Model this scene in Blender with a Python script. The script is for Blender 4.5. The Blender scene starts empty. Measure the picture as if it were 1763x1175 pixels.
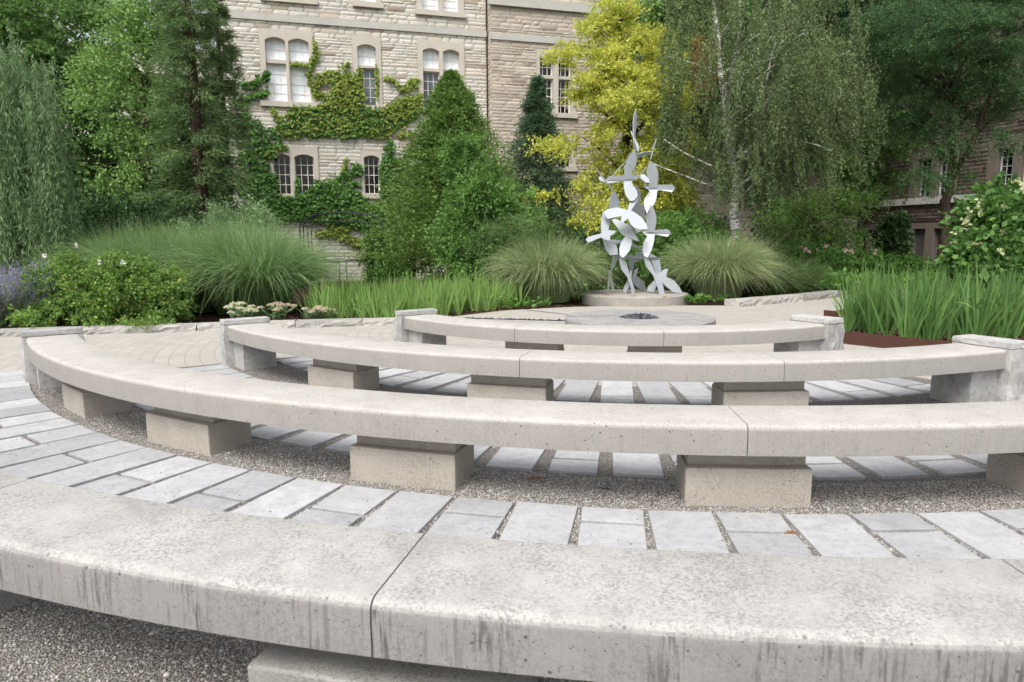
import bpy, bmesh, math, random
import numpy as np
from mathutils import Vector, Matrix
R = math.radians
random.seed(7); rng = np.random.default_rng(7)
S = bpy.context.scene
C = S.collection

# ------------------------------------------------------------------ camera, world, sun
F_PX = 1179.9; PITCH = 0.1473; CAMH = 1.333; ROLL = -0.0058
cam_d = bpy.data.cameras.new("camera"); cam = bpy.data.objects.new("camera", cam_d); C.objects.link(cam)
cam_d.sensor_width = 36.0; cam_d.lens = F_PX / 1763 * 36.0; cam_d.clip_start = 0.05; cam_d.clip_end = 2000
cam.matrix_world = Matrix.Translation((0, 0, CAMH)) @ Matrix.Rotation(math.pi/2 - PITCH, 4, 'X') @ Matrix.Rotation(ROLL, 4, 'Z')
cam_d.dof.use_dof = True; cam_d.dof.focus_distance = 5.0; cam_d.dof.aperture_fstop = 5.0
S.camera = cam
world = bpy.data.worlds.new("World"); S.world = world; world.use_nodes = True
nt = world.node_tree; bg = nt.nodes['Background']
SUN_EL, SUN_AZ = 57, 203       # azimuth the light comes from: behind the camera, to the left
sky = nt.nodes.new('ShaderNodeTexSky'); sky.sky_type = 'NISHITA'; sky.sun_disc = False
sky.sun_elevation = R(SUN_EL); sky.sun_rotation = R(SUN_AZ); sky.dust_density = 6.0; sky.air_density = 1.0; sky.ozone_density = 0.6
hs = nt.nodes.new('ShaderNodeHueSaturation'); hs.inputs['Saturation'].default_value = 0.35; hs.inputs['Value'].default_value = 1.0
nt.links.new(sky.outputs[0], hs.inputs['Color']); nt.links.new(hs.outputs[0], bg.inputs[0]); bg.inputs[1].default_value = 0.15
sun_d = bpy.data.lights.new("sun", 'SUN'); sun = bpy.data.objects.new("sun", sun_d); C.objects.link(sun)
sun_d.energy = 1.1; sun_d.angle = R(30); sun_d.color = (1.0, 0.97, 0.92)
_a = R(SUN_AZ); _d = Vector((math.sin(_a)*math.cos(R(SUN_EL)), math.cos(_a)*math.cos(R(SUN_EL)), math.sin(R(SUN_EL))))
sun.rotation_euler = (-_d).to_track_quat('-Z', 'Y').to_euler(); sun.location = _d*40
S.view_settings.view_transform = 'Standard'; S.view_settings.look = 'None'; S.view_settings.gamma = 1.0
S.view_settings.exposure = 0.70

# ------------------------------------------------------------------ measuring helpers: photo pixel -> real point
def ray(px, py):
    u = (px-881.5)/F_PX; v = -(py-587.5)/F_PX; c, s = math.cos(ROLL), math.sin(ROLL)
    u, v = c*u - s*v, s*u + c*v
    return Vector((u, math.cos(PITCH)+v*math.sin(PITCH), -math.sin(PITCH)+v*math.cos(PITCH)))
def G(px, py, z=0.0):
    d = ray(px, py); return Vector((0, 0, CAMH)) + d*((z-CAMH)/d.z)
def D(px, py, Y):
    d = ray(px, py); return Vector((0, 0, CAMH)) + d*(Y/d.y)

# ------------------------------------------------------------------ object helpers
def tag(o, label=None, cat=None, group=None, kind=None):
    if label: o['label'] = label
    if cat: o['category'] = cat
    if group: o['group'] = group
    if kind: o['kind'] = kind
    return o
def empty(name, loc, rz=0.0, **k):
    o = bpy.data.objects.new(name, None); C.objects.link(o); o.location = loc; o.rotation_euler = (0, 0, rz)
    o.empty_display_size = 0.1
    return tag(o, **k)
def link(name, me, mat=None, parent=None, loc=None):
    o = bpy.data.objects.new(name, me); C.objects.link(o)
    if mat is not None and len(me.materials) == 0: me.materials.append(mat)
    if parent is not None: o.parent = parent
    if loc is not None: o.location = loc
    return o
def mesh_np(name, V, Q, smooth=False):
    """V (n,3), Q (m,k) faces of equal size k"""
    me = bpy.data.meshes.new(name); V = np.asarray(V, np.float32); Q = np.asarray(Q, np.int32); k = Q.shape[1]
    me.vertices.add(len(V)); me.vertices.foreach_set('co', V.ravel())
    me.loops.add(Q.size); me.loops.foreach_set('vertex_index', Q.ravel())
    me.polygons.add(len(Q)); me.polygons.foreach_set('loop_start', np.arange(0, Q.size, k, dtype=np.int32))
    me.polygons.foreach_set('loop_total', np.full(len(Q), k, np.int32))
    if smooth: me.polygons.foreach_set('use_smooth', np.ones(len(Q), bool))
    me.update(calc_edges=True); return me
class MB:
    def __init__(s): s.v = []; s.f = []; s.sm = []
    def add(s, vs, fs, smooth=False):
        n = len(s.v); s.v += [tuple(v) for v in vs]; s.f += [tuple(i+n for i in f) for f in fs]; s.sm += [smooth]*len(fs)
    def box(s, x0, x1, y0, y1, z0, z1, M=None):
        vs = [Vector(p) for p in ((x0,y0,z0),(x1,y0,z0),(x1,y1,z0),(x0,y1,z0),(x0,y0,z1),(x1,y0,z1),(x1,y1,z1),(x0,y1,z1))]
        if M is not None: vs = [M @ v for v in vs]
        s.add(vs, [(0,3,2,1),(4,5,6,7),(0,1,5,4),(1,2,6,5),(2,3,7,6),(3,0,4,7)])
    def tube(s, pts, rad, seg=8, cap=True):
        pts = [Vector(p) for p in pts]; rings = []; vs = []; fs = []
        for i, p in enumerate(pts):
            t = (pts[min(i+1, len(pts)-1)] - pts[max(i-1, 0)]).normalized()
            a = t.cross(Vector((0.13, 0.2, 1))); a = a.normalized() if a.length > 1e-4 else Vector((1,0,0)); b = t.cross(a)
            r = rad[i] if hasattr(rad, '__len__') else rad
            for j in range(seg):
                th = 2*math.pi*j/seg; vs.append(p + a*math.cos(th)*r + b*math.sin(th)*r)
        for i in range(len(pts)-1):
            for j in range(seg):
                k = (j+1) % seg; fs.append((i*seg+j, i*seg+k, (i+1)*seg+k, (i+1)*seg+j))
        if cap: fs += [tuple(range(seg))[::-1], tuple((len(pts)-1)*seg+j for j in range(seg))]
        s.add(vs, fs, True)
    def prism(s, poly, z0, z1):
        n = len(poly); vs = [(p[0], p[1], z0) for p in poly] + [(p[0], p[1], z1) for p in poly]
        s.add(vs, [tuple(range(n))[::-1], tuple(range(n, 2*n))] + [(i, (i+1) % n, n+(i+1) % n, n+i) for i in range(n)])
    def build(s, name, mat, parent=None, loc=None, bevel=0, sharp=None):
        me = bpy.data.meshes.new(name); me.from_pydata(s.v, [], s.f); me.update()
        me.polygons.foreach_set('use_smooth', s.sm)
        o = link(name, me, mat, parent, loc)
        if sharp: me.polygons.foreach_set('use_smooth', [True]*len(me.polygons)); me.set_sharp_from_angle(angle=R(sharp))
        if bevel:
            m = o.modifiers.new('bevel', 'BEVEL'); m.width = bevel; m.segments = 2; m.limit_method = 'ANGLE'
        return o
def copy_tree(o, parent=None):
    c = o.copy(); C.objects.link(c)
    if parent is not None: c.parent = parent
    for ch in [x for x in bpy.data.objects if x.parent == o]: copy_tree(ch, c)
    return c

# ------------------------------------------------------------------ materials
class NT:
    def __init__(s, name):
        s.m = bpy.data.materials.new(name); s.m.use_nodes = True; s.t = s.m.node_tree; s.b = s.t.nodes['Principled BSDF']
        s.out = s.t.nodes['Material Output']
    def n(s, typ, ins=None, **kw):
        nd = s.t.nodes.new(typ)
        for k, v in kw.items(): setattr(nd, k, v)
        for k, v in (ins or {}).items():
            if hasattr(v, 'is_linked') or isinstance(v, bpy.types.NodeSocket): s.t.links.new(v, nd.inputs[k])
            else: nd.inputs[k].default_value = v
        return nd
    def l(s, a, b): s.t.links.new(a, b)
    def ramp(s, fac, stops, interp='LINEAR'):
        r = s.t.nodes.new('ShaderNodeValToRGB'); r.color_ramp.interpolation = interp; e = r.color_ramp.elements
        while len(e) < len(stops): e.new(0.5)
        for i, (p, c) in enumerate(stops):
            e[i].position = p; e[i].color = (*c, 1) if len(c) == 3 else c
        s.l(fac, r.inputs[0]); return r.outputs[0]
    def noise(s, vec, scale, detail=4, rough=.55, dist=0):
        return s.n('ShaderNodeTexNoise', {'Vector': vec, 'Scale': scale, 'Detail': detail, 'Roughness': rough, 'Distortion': dist}).outputs[0]
    def vor(s, vec, scale, feature='F1', out=0, rand=1.0):
        return s.n('ShaderNodeTexVoronoi', {'Vector': vec, 'Scale': scale, 'Randomness': rand}, feature=feature).outputs[out]
    def mix(s, fac, a, b, mode='MIX'):
        n = s.t.nodes.new('ShaderNodeMix'); n.data_type = 'RGBA'; n.blend_type = mode
        for i, v in ((0, fac), (6, a), (7, b)):
            if isinstance(v, bpy.types.NodeSocket): s.l(v, n.inputs[i])
            else: n.inputs[i].default_value = v if i == 0 else (*v, 1)
        return n.outputs[2]
    def math(s, op, a, b=0.0, clamp=False):
        n = s.t.nodes.new('ShaderNodeMath'); n.operation = op; n.use_clamp = clamp
        for i, v in ((0, a), (1, b)):
            if isinstance(v, bpy.types.NodeSocket): s.l(v, n.inputs[i])
            else: n.inputs[i].default_value = v
        return n.outputs[0]
    def bump(s, h, strength=.3, dist=.01):
        b = s.n('ShaderNodeBump', {'Height': h, 'Strength': strength, 'Distance': dist}); s.l(b.outputs[0], s.b.inputs['Normal'])
    def col(s, c):
        if isinstance(c, bpy.types.NodeSocket): s.l(c, s.b.inputs['Base Color'])
        else: s.b.inputs['Base Color'].default_value = (*c, 1)
    def set(s, rough=.8, metal=0, spec=.3):
        s.b.inputs['Roughness'].default_value = rough; s.b.inputs['Metallic'].default_value = metal
        s.b.inputs['Specular IOR Level'].default_value = spec; return s
    def pos(s): return s.n('ShaderNodeNewGeometry').outputs['Position']
    def obj(s): return s.n('ShaderNodeTexCoord').outputs['Object']
    def isl(s): return s.n('ShaderNodeNewGeometry').outputs['Random Per Island']
    def orand(s): return s.n('ShaderNodeObjectInfo').outputs['Random']
    def scale(s, vec, v): return s.n('ShaderNodeMapping', {'Vector': vec, 'Scale': v}).outputs[0]

def mat_concrete(name, base, dark, streak=0.3, blotch=.4, tint=(.40,.45,.53)):
    m = NT(name).set(.85, 0, .25); p = m.pos()
    uv = m.n('ShaderNodeUVMap').outputs[0]
    big = m.noise(p, 2.2, 5, .65); mid = m.noise(p, 9, 6, .75); fine = m.noise(p, 170, 4, .8); spk = m.noise(p, 95, 4, .85)
    c = m.mix(m.math('MULTIPLY', m.ramp(big, [(.42, (0,0,0)), (.62, (1,1,1))]), blotch*.7), base, dark)
    c = m.mix(m.math('MULTIPLY', m.ramp(mid, [(.46, (0,0,0)), (.66, (1,1,1))]), blotch*.7), c, dark)
    sm = m.math('MULTIPLY', m.ramp(spk, [(.48, (0,0,0)), (.56, (1,1,1))]), m.ramp(m.noise(p, 5, 4, .7), [(.36, (.12,.12,.12)), (.60, (1,1,1))]))
    c = m.mix(m.math('MULTIPLY', sm, blotch*1.15, True), c, tuple(x*.50 for x in dark))
    c = m.mix(m.math('MULTIPLY', m.ramp(fine, [(.42, (0,0,0)), (.60, (1,1,1))]), .38), c, tuple(x*.66 for x in base))
    c = m.mix(m.math('MULTIPLY', m.ramp(m.noise(p, 105, 3, .8), [(.56, (0,0,0)), (.66, (1,1,1))]), .30), c, tuple(min(.9, x*1.35) for x in base))
    # aggregate: dark pits and bluish chips
    def agg(sc, thr, ch):
        vc = m.vor(p, sc, out=1); vd = m.vor(p, sc); sep = m.n('ShaderNodeSeparateColor', {0: vc})
        size = m.math('MULTIPLY', sep.outputs[2], .34)
        near = m.ramp(m.math('SUBTRACT', vd, size), [(.02, (1,1,1)), (.10, (0,0,0))])
        return m.math('MULTIPLY', near, m.ramp(sep.outputs[ch], [(thr, (0,0,0)), (thr+.02, (1,1,1))]))
    pit = m.math('MAXIMUM', agg(150, .88, 0), agg(70, .96, 0)); chip = agg(110, .80, 1)
    c = m.mix(m.math('MULTIPLY', pit, .62), c, (.085,.082,.078)); c = m.mix(m.math('MULTIPLY', chip, .38), c, tint)
    if streak:
        # vertical run-off stains on the upright face only (v coordinate runs down the face)
        su = m.noise(m.scale(uv, (64, 5.0, 1)), 1.0, 5, .65, .3); sv = m.noise(m.scale(uv, (7, .5, 1)), 1.0, 3, .6)
        st = m.math('MULTIPLY', m.ramp(su, [(.50, (0,0,0)), (.60, (1,1,1))]), m.ramp(sv, [(.42, (.1,.1,.1)), (.6, (1,1,1))]))
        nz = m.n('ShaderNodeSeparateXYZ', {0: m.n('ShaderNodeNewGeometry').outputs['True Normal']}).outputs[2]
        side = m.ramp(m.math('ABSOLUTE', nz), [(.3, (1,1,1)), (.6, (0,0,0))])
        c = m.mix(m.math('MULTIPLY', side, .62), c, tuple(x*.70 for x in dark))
        c = m.mix(m.math('MULTIPLY', m.math('MULTIPLY', st, side), streak), c, (.085,.083,.078))
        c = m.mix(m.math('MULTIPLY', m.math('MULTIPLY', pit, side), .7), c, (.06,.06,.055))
    m.col(c)
    m.bump(m.math('ADD', m.math('MULTIPLY', fine, .5), m.math('SUBTRACT', m.noise(p, 420, 2), m.math('MULTIPLY', pit, 1.5))), .45, .004)
    return m.m
M = {}
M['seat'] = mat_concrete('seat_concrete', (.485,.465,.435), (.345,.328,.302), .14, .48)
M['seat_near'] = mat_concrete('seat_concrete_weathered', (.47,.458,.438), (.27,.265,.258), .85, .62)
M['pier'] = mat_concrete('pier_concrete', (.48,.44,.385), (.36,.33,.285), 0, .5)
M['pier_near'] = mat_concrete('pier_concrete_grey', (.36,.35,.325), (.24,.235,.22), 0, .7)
M['concrete'] = mat_concrete('pale_concrete', (.40,.375,.34), (.29,.275,.25), 0, .7)

def mat_limestone(name, base, vein, bump=.4):
    m = NT(name).set(.75, 0, .3); p = m.pos(); r = m.orand()
    off = m.n('ShaderNodeVectorMath', {0: p, 1: m.n('ShaderNodeCombineXYZ', {0: m.math('MULTIPLY', r, 37.0), 1: m.math('MULTIPLY', r, 91.0)}).outputs[0]}).outputs[0]
    a = m.noise(off, 4.5, 6, .7, 1.2); b = m.noise(off, 26, 6, .8); f = m.noise(off, 240, 2, .7)
    c = m.mix(m.ramp(a, [(.38, (0,0,0)), (.66, (1,1,1))]), base, vein)
    c = m.mix(m.math('MULTIPLY', m.ramp(b, [(.48, (0,0,0)), (.66, (1,1,1))]), .55), c, tuple(x*.66 for x in vein))
    c = m.mix(m.math('MULTIPLY', m.ramp(f, [(.55, (0,0,0)), (.7, (1,1,1))]), .3), c, (.25,.26,.28))
    c = m.mix(.5, c, m.mix(r, (.60,.61,.62), (1.32,1.31,1.30)), 'MULTIPLY')
    m.col(c); m.bump(m.math('ADD', b, m.math('MULTIPLY', f, .4)), bump, .006); return m.m
M['slab'] = mat_limestone('blue_grey_limestone', (.415,.42,.43), (.335,.343,.355), .3)
M['block'] = mat_limestone('limestone_block', (.47,.462,.445), (.31,.31,.305), .8)
M['curb'] = mat_limestone('limestone_curb', (.43,.415,.385), (.29,.28,.26), .6)

def mat_gravel():
    m = NT('gravel').set(.95, 0, .15); p = m.pos()
    d = m.n('ShaderNodeVectorMath', {0: p, 1: m.n('ShaderNodeVectorMath', {0: m.n('ShaderNodeTexNoise', {'Vector': p, 'Scale': 60.0}).outputs[1], 'Scale': .012}, operation='SCALE').outputs[0]}).outputs[0]
    vc = m.n('ShaderNodeSeparateColor', {0: m.vor(d, 150, out=1)}).outputs[0]; vd = m.vor(d, 150)
    c = m.ramp(vc, [(0, (.19,.178,.16)), (.3, (.31,.295,.27)), (.6, (.40,.385,.36)), (.85, (.50,.485,.46)), (1, (.28,.28,.285))])
    c = m.mix(m.ramp(vd, [(.35, (0,0,0)), (.62, (1,1,1))]), c, (.10,.09,.08))
    c = m.mix(m.math('MULTIPLY', m.ramp(m.noise(p, 1.3, 5, .6), [(.5, (0,0,0)), (.7, (1,1,1))]), .35), c, (.20,.17,.14))
    m.col(c); m.bump(m.math('MULTIPLY', vd, -1.0), .9, .01); return m.m
M['gravel'] = mat_gravel()
def mat_pebble(name, stops):
    m = NT(name).set(.85, 0, .2); i = m.isl(); c = m.ramp(i, stops); m.col(c); return m.m
M['chips'] = mat_pebble('gravel_chips', [(0, (.19,.175,.155)), (.25, (.32,.30,.27)), (.5, (.42,.405,.375)), (.72, (.54,.53,.505)), (.85, (.31,.265,.22)), (.93, (.30,.32,.34)), (1, (.15,.145,.14))])
M['river'] = mat_pebble('dark_river_stone', [(0, (.02,.022,.028)), (.5, (.06,.065,.08)), (.85, (.13,.14,.16)), (1, (.25,.25,.25))])

PC = Vector((1.744, 10.338, 0))    # centre of the rings
def mat_pavers():
    m = NT('beige_pavers').set(.9, 0, .2); p = m.pos()
    q = m.n('ShaderNodeVectorMath', {0: p, 1: tuple(PC)}, operation='SUBTRACT').outputs[0]; s = m.n('ShaderNodeSeparateXYZ', {0: q})
    r = m.n('ShaderNodeVectorMath', {0: q}, operation='LENGTH').outputs['Value']; th = m.math('ARCTAN2', s.outputs[1], s.outputs[0])
    v = m.n('ShaderNodeCombineXYZ', {0: m.math('MULTIPLY', th, 6.0), 1: r, 2: 0.0}).outputs[0]
    br = m.n('ShaderNodeTexBrick', {'Vector': v, 'Color1': (.35,.335,.31,1), 'Color2': (.41,.395,.37,1), 'Mortar': (.29,.265,.225,1), 'Scale': 1.0, 'Mortar Size': .007, 'Mortar Smooth': .25, 'Brick Width': .24, 'Row Height': .16}, offset=.5)
    c = m.mix(m.math('MULTIPLY', m.ramp(m.noise(p, 1.7, 6, .65), [(.4, (0,0,0)), (.7, (1,1,1))]), .5), br.outputs[0], (.36,.33,.29))
    c = m.mix(m.math('MULTIPLY', m.noise(p, 130, 2, .7), .35), c, (.27,.25,.22))
    m.col(c); m.bump(m.math('SUBTRACT', m.noise(p, 80, 3), m.math('MULTIPLY', br.outputs[1], 1.2)), .4, .006); return m.m
M['pavers'] = mat_pavers()
def mat_soil(name, a, b, sc=30):
    m = NT(name).set(1, 0, .1); p = m.pos(); n = m.noise(p, sc, 6, .7); m.col(m.mix(m.ramp(n, [(.35, (0,0,0)), (.65, (1,1,1))]), a, b))
    m.bump(n, 1.0, .03); return m.m
M['soil'] = mat_soil('garden_soil', (.022,.016,.011), (.07,.045,.03))
M['ground'] = mat_soil('lawn_ground', (.02,.03,.012), (.045,.05,.02), 9)
def mat_simple(name, c, rough=.6, metal=0, spec=.4, var=.2, sc=12, bump=0):
    m = NT(name).set(rough, metal, spec); p = m.pos(); n = m.noise(p, sc, 5, .65)
    m.col(m.mix(m.math('MULTIPLY', n, var*2), c, tuple(x*.55 for x in c)))
    if bump: m.bump(m.noise(p, sc*5, 3), bump, .004)
    return m.m
M['corten'] = mat_simple('rusty_steel', (.085,.038,.027), .8, 0, .3, .4, 9, .3)
M['steel'] = mat_simple('galvanised_steel', (.43,.465,.50), .48, .12, .45, .3, 4)
M['iron'] = mat_simple('black_iron', (.012,.013,.016), .5, .3, .5, .1)
M['trim'] = mat_simple('dressed_stone', (.58,.54,.47), .9, 0, .2, .3, 3.5, .4)
M['trim_grey'] = mat_simple('weathered_stone_ledge', (.54,.53,.49), .9, 0, .2, .35, 3, .4)
M['trim_dark'] = mat_simple('shaded_wing_trim', (.18,.152,.127), .9, 0, .2, .4, 3, .4)  # wing trim, canopy shade included in its colour
M['frame'] = mat_simple('painted_frame', (.82,.76,.71), .5, 0, .4, .05)
M['frame_white'] = mat_simple('white_lead_bar', (.60,.61,.60), .5, 0, .4, .05)
M['louver'] = mat_simple('grey_louver', (.17,.16,.15), .6, 0, .3, .1)
M['roof'] = mat_simple('slate_roof', (.08,.08,.09), .8)
M['rust_stain'] = mat_simple('rust', (.35,.16,.06), .9)
def mat_glass(name, c, rough=.04):
    m = NT(name).set(rough, 0, .5); p = m.pos(); m.col(m.mix(m.ramp(m.noise(p, .9, 4), [(.4, (0,0,0)), (.62, (1,1,1))]), c, tuple(x*(.85 if c[0] > .5 else .5) for x in c)))
    m.bump(m.noise(p, 2.5, 1), .08, .05); return m.m
M['glass_dark'] = mat_glass('dark_window_glass', (.012,.015,.018))
M['glass_mid'] = mat_glass('grey_window_glass', (.16,.20,.23))
M['glass_pale'] = mat_glass('pale_window_glass', (.88,.95,1.0), .15)  # pale colour set on the pane itself, no separate blind modelled

def mat_stone(name, stops, stain, joint):
    m = NT(name).set(.95, 0, .15); p = m.pos(); i = m.isl(); c = m.ramp(i, stops)
    c = m.mix(m.math('MULTIPLY', m.ramp(m.noise(p, .6, 6, .7), [(.45, (0,0,0)), (.68, (1,1,1))]), .45), c, stain)
    c = m.mix(m.math('MULTIPLY', m.ramp(m.noise(m.scale(p, (1,1,4)), 5, 5, .7), [(.5, (0,0,0)), (.7, (1,1,1))]), .5), c, tuple(x*.6 for x in stain))
    m.col(c); m.bump(m.noise(m.scale(p, (1,1,2.0)), 11, 6, .8), .7, .035); return m.m
M['stone'] = mat_stone('pale_rubble_limestone', [(0, (.57,.54,.475)), (.2, (.70,.675,.61)), (.45, (.64,.615,.555)), (.7, (.73,.70,.64)), (.88, (.62,.56,.475)), (.96, (.52,.44,.35)), (1, (.30,.23,.18))], (.53,.51,.455), None)
M['stone_bay'] = mat_stone('brown_rubble_limestone', [(0, (.46,.39,.31)), (.3, (.60,.53,.44)), (.6, (.52,.45,.37)), (.85, (.67,.60,.51)), (1, (.28,.22,.17))], (.42,.375,.325), None)
M['stone_wing'] = mat_stone('dark_rubble_stone_with_shade', [(0, (.085,.066,.053)), (.3, (.14,.113,.09)), (.6, (.105,.085,.068)), (.85, (.185,.152,.122)), (1, (.06,.048,.04))], (.08,.065,.054), None)  # brown stone, its colour darkened further to carry the tree canopy's shade
M['mortar'] = mat_simple('mortar', (.42,.39,.34), .95, 0, .1, .3)
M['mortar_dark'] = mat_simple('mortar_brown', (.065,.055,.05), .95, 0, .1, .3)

def mat_leaf(name, cols, trans=.35, rough=.55, patch=.5, psc=1.1, patch_col=None, gain=1.0):
    m = NT(name).set(rough, 0, .3); i = m.isl(); n = len(cols); cols = [tuple(x*gain for x in cc) for cc in cols]
    c = m.ramp(i, [(k/(n-1), cc) for k, cc in enumerate(cols)])
    if patch:
        c = m.mix(m.math('MULTIPLY', m.ramp(m.noise(m.pos(), psc, 4, .6), [(.42, (0,0,0)), (.62, (1,1,1))]), patch), c, patch_col or tuple(x*.5 for x in cols[0]))
    m.col(c)
    tr = m.n('ShaderNodeBsdfTranslucent', {'Color': c}); mx = m.n('ShaderNodeMixShader', {0: trans}); m.l(m.b.outputs[0], mx.inputs[1]); m.l(tr.outputs[0], mx.inputs[2])
    m.l(mx.outputs[0], m.out.inputs[0]); return m.m
L = {}
L['maple'] = mat_leaf('maple_leaf', [(.055,.105,.03), (.085,.155,.04), (.12,.205,.055), (.07,.13,.04)], .4, patch=.35, gain=1.75)
L['lime'] = mat_leaf('light_green_leaf', [(.09,.165,.045), (.14,.235,.06), (.19,.30,.085)], .4, patch=.35, gain=1.7)
L['dark'] = mat_leaf('dark_leaf', [(.03,.06,.022), (.045,.09,.032), (.07,.125,.045)], gain=1.8)
L['larch'] = mat_leaf('larch_needle', [(.075,.125,.045), (.11,.175,.065), (.15,.225,.085)], .4, patch=.3, gain=1.45)
L['willow'] = mat_leaf('willow_leaf', [(.10,.165,.075), (.15,.23,.105), (.21,.30,.145)], .4, patch=.35, gain=1.55)
L['cedar'] = mat_leaf('cedar_spray', [(.08,.145,.03), (.12,.205,.045), (.17,.265,.065)], .35, patch=.45, psc=1.8, gain=1.35)
L['shrub'] = mat_leaf('bright_shrub_leaf', [(.085,.175,.04), (.12,.235,.055), (.165,.30,.075)], .4, patch=.4, gain=1.35)
L['spruce'] = mat_leaf('spruce_needle', [(.045,.085,.045), (.065,.12,.06), (.095,.16,.08)], .3, patch=.35, gain=1.5)
L['yellow'] = mat_leaf('golden_leaf', [(.46,.50,.075), (.56,.57,.11), (.66,.64,.16), (.34,.43,.08)], .45, patch=.3, psc=1.4, patch_col=(.24,.35,.06), gain=1.12)
L['birch'] = mat_leaf('birch_leaf', [(.085,.125,.05), (.125,.175,.07), (.175,.235,.10), (.07,.105,.045)], .4, patch=.35, gain=1.4)
L['birch_dead'] = mat_leaf('dry_birch_leaf', [(.25,.09,.035), (.32,.13,.05)], .3)
L['locust'] = mat_leaf('locust_leaf', [(.06,.125,.045), (.085,.17,.06), (.12,.22,.085)], .4, patch=.4)
L['rose'] = mat_leaf('rose_leaf', [(.085,.17,.04), (.13,.24,.05), (.19,.31,.07), (.27,.36,.08)], .35, patch=.5, psc=3, gain=1.3)
L['hydr'] = mat_leaf('hydrangea_leaf', [(.085,.19,.045), (.12,.25,.06), (.17,.31,.08)], .35, gain=1.0)
L['ivy'] = mat_leaf('creeper_leaf', [(.045,.115,.025), (.07,.165,.035), (.115,.225,.045), (.05,.12,.03)], .35, patch=.35, psc=1.0, gain=1.5)
L['ivy_lime'] = mat_leaf('young_creeper_leaf', [(.19,.29,.05), (.27,.37,.065), (.36,.42,.09), (.23,.33,.05), (.38,.36,.10)], .4, patch=.5, psc=1.2, patch_col=(.11,.22,.04))
L['maiden'] = mat_leaf('maiden_grass_blade', [(.11,.20,.065), (.17,.29,.10), (.24,.37,.15), (.34,.44,.22), (.14,.24,.08)], .4, patch=.25, psc=1.5, gain=1.15)
L['fountain'] = mat_leaf('pale_fountain_grass_blade', [(.17,.25,.09), (.26,.35,.15), (.35,.44,.22), (.48,.50,.30), (.22,.31,.12)], .4, patch=.25, psc=2, gain=1.1)
L['sedge'] = mat_leaf('dark_grass_blade', [(.07,.14,.04), (.10,.19,.06), (.15,.25,.085), (.28,.30,.13)], .35)
L['iris'] = mat_leaf('iris_blade', [(.075,.17,.045), (.10,.215,.055), (.14,.28,.075), (.21,.345,.095), (.09,.19,.05), (.12,.24,.06), (.085,.18,.05), (.30,.31,.13)], .35, patch=.35, psc=2.5, gain=1.1)
L['iris_light'] = mat_leaf('young_iris_blade', [(.15,.27,.065), (.20,.34,.09), (.28,.42,.13), (.17,.29,.08), (.22,.36,.09), (.16,.28,.07), (.36,.38,.16)], .4, patch=.3, psc=2.5, gain=1.15)
L['sage'] = mat_leaf('sage_stem', [(.20,.24,.19), (.28,.32,.26), (.16,.20,.14)], .3)
L['lavender'] = mat_leaf('violet_flower', [(.27,.25,.40), (.36,.33,.50), (.24,.22,.34)], .3, patch=0)
L['white'] = mat_leaf('white_petal', [(.8,.8,.78), (.85,.82,.8)], .3, patch=0)
L['pinkp'] = mat_leaf('pink_petal', [(.75,.40,.45), (.85,.6,.62)], .3, patch=0)
L['hip'] = mat_leaf('orange_hip', [(.5,.10,.03), (.6,.25,.05)], .1, patch=0)
L['sedum'] = mat_leaf('cream_sedum_flower', [(.55,.58,.36), (.68,.68,.48), (.75,.72,.58)], .2, patch=0)
L['sedum_pink'] = mat_leaf('pink_sedum_flower', [(.58,.47,.36), (.66,.54,.42), (.58,.54,.38)], .2, patch=0)
L['sedum_leaf'] = mat_leaf('sedum_leaf', [(.13,.20,.09), (.19,.28,.14), (.25,.34,.19)], .2, patch=0)
L['cream'] = mat_leaf('hydrangea_flower', [(.36,.44,.20), (.50,.54,.32), (.42,.50,.24)], .3, patch=0)
L['cover'] = mat_leaf('groundcover_leaf', [(.07,.16,.03), (.11,.23,.045), (.15,.29,.06)], .3, gain=1.2)
L['litter'] = mat_leaf('fallen_leaf', [(.16,.06,.03), (.25,.12,.06), (.11,.05,.03)], .1, patch=0)
def mat_bark(name, a, b, sc=(8,8,1.5)):
    m = NT(name).set(.9, 0, .2); n = m.noise(m.scale(m.pos(), sc), 3, 6, .7)
    m.col(m.mix(m.ramp(n, [(.45, (0,0,0)), (.58, (1,1,1))]), a, b)); m.bump(n, .6, .02); return m.m
M['bark'] = mat_bark('dark_bark', (.06,.048,.038), (.025,.02,.016))
M['bark_red'] = mat_bark('brown_bark', (.085,.055,.04), (.03,.022,.018))
M['bark_birch'] = mat_bark('white_birch_bark', (.66,.65,.62), (.10,.09,.08), (1.5,1.5,7))

# ------------------------------------------------------------------ leaf / blade builders
def unit(v): return v/np.maximum(np.linalg.norm(v, axis=-1, keepdims=True), 1e-9)
def leaves(P, A, length, width, curl=.0):
    """one diamond leaf per point: P base, A direction; length/width arrays or scalars"""
    n = len(P); A = unit(A); B = unit(np.cross(A, unit(rng.normal(size=(n, 3)))))
    l = np.broadcast_to(np.asarray(length, float), (n,))[:, None]; w = np.broadcast_to(np.asarray(width, float), (n,))[:, None]
    N = np.cross(A, B)
    V = np.empty((n, 4, 3)); V[:, 0] = P; V[:, 1] = P + A*l*.45 + B*w*.5 + N*w*.15; V[:, 2] = P + A*l; V[:, 3] = P + A*l*.45 - B*w*.5 + N*w*.15
    return V.reshape(-1, 3), np.arange(4*n).reshape(-1, 4)
def leaf_obj(name, P, A, length, width, mat, parent=None):
    V, Q = leaves(np.asarray(P, float), np.asarray(A, float), length, width); return link(name, mesh_np(name, V, Q), mat, parent)
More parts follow.
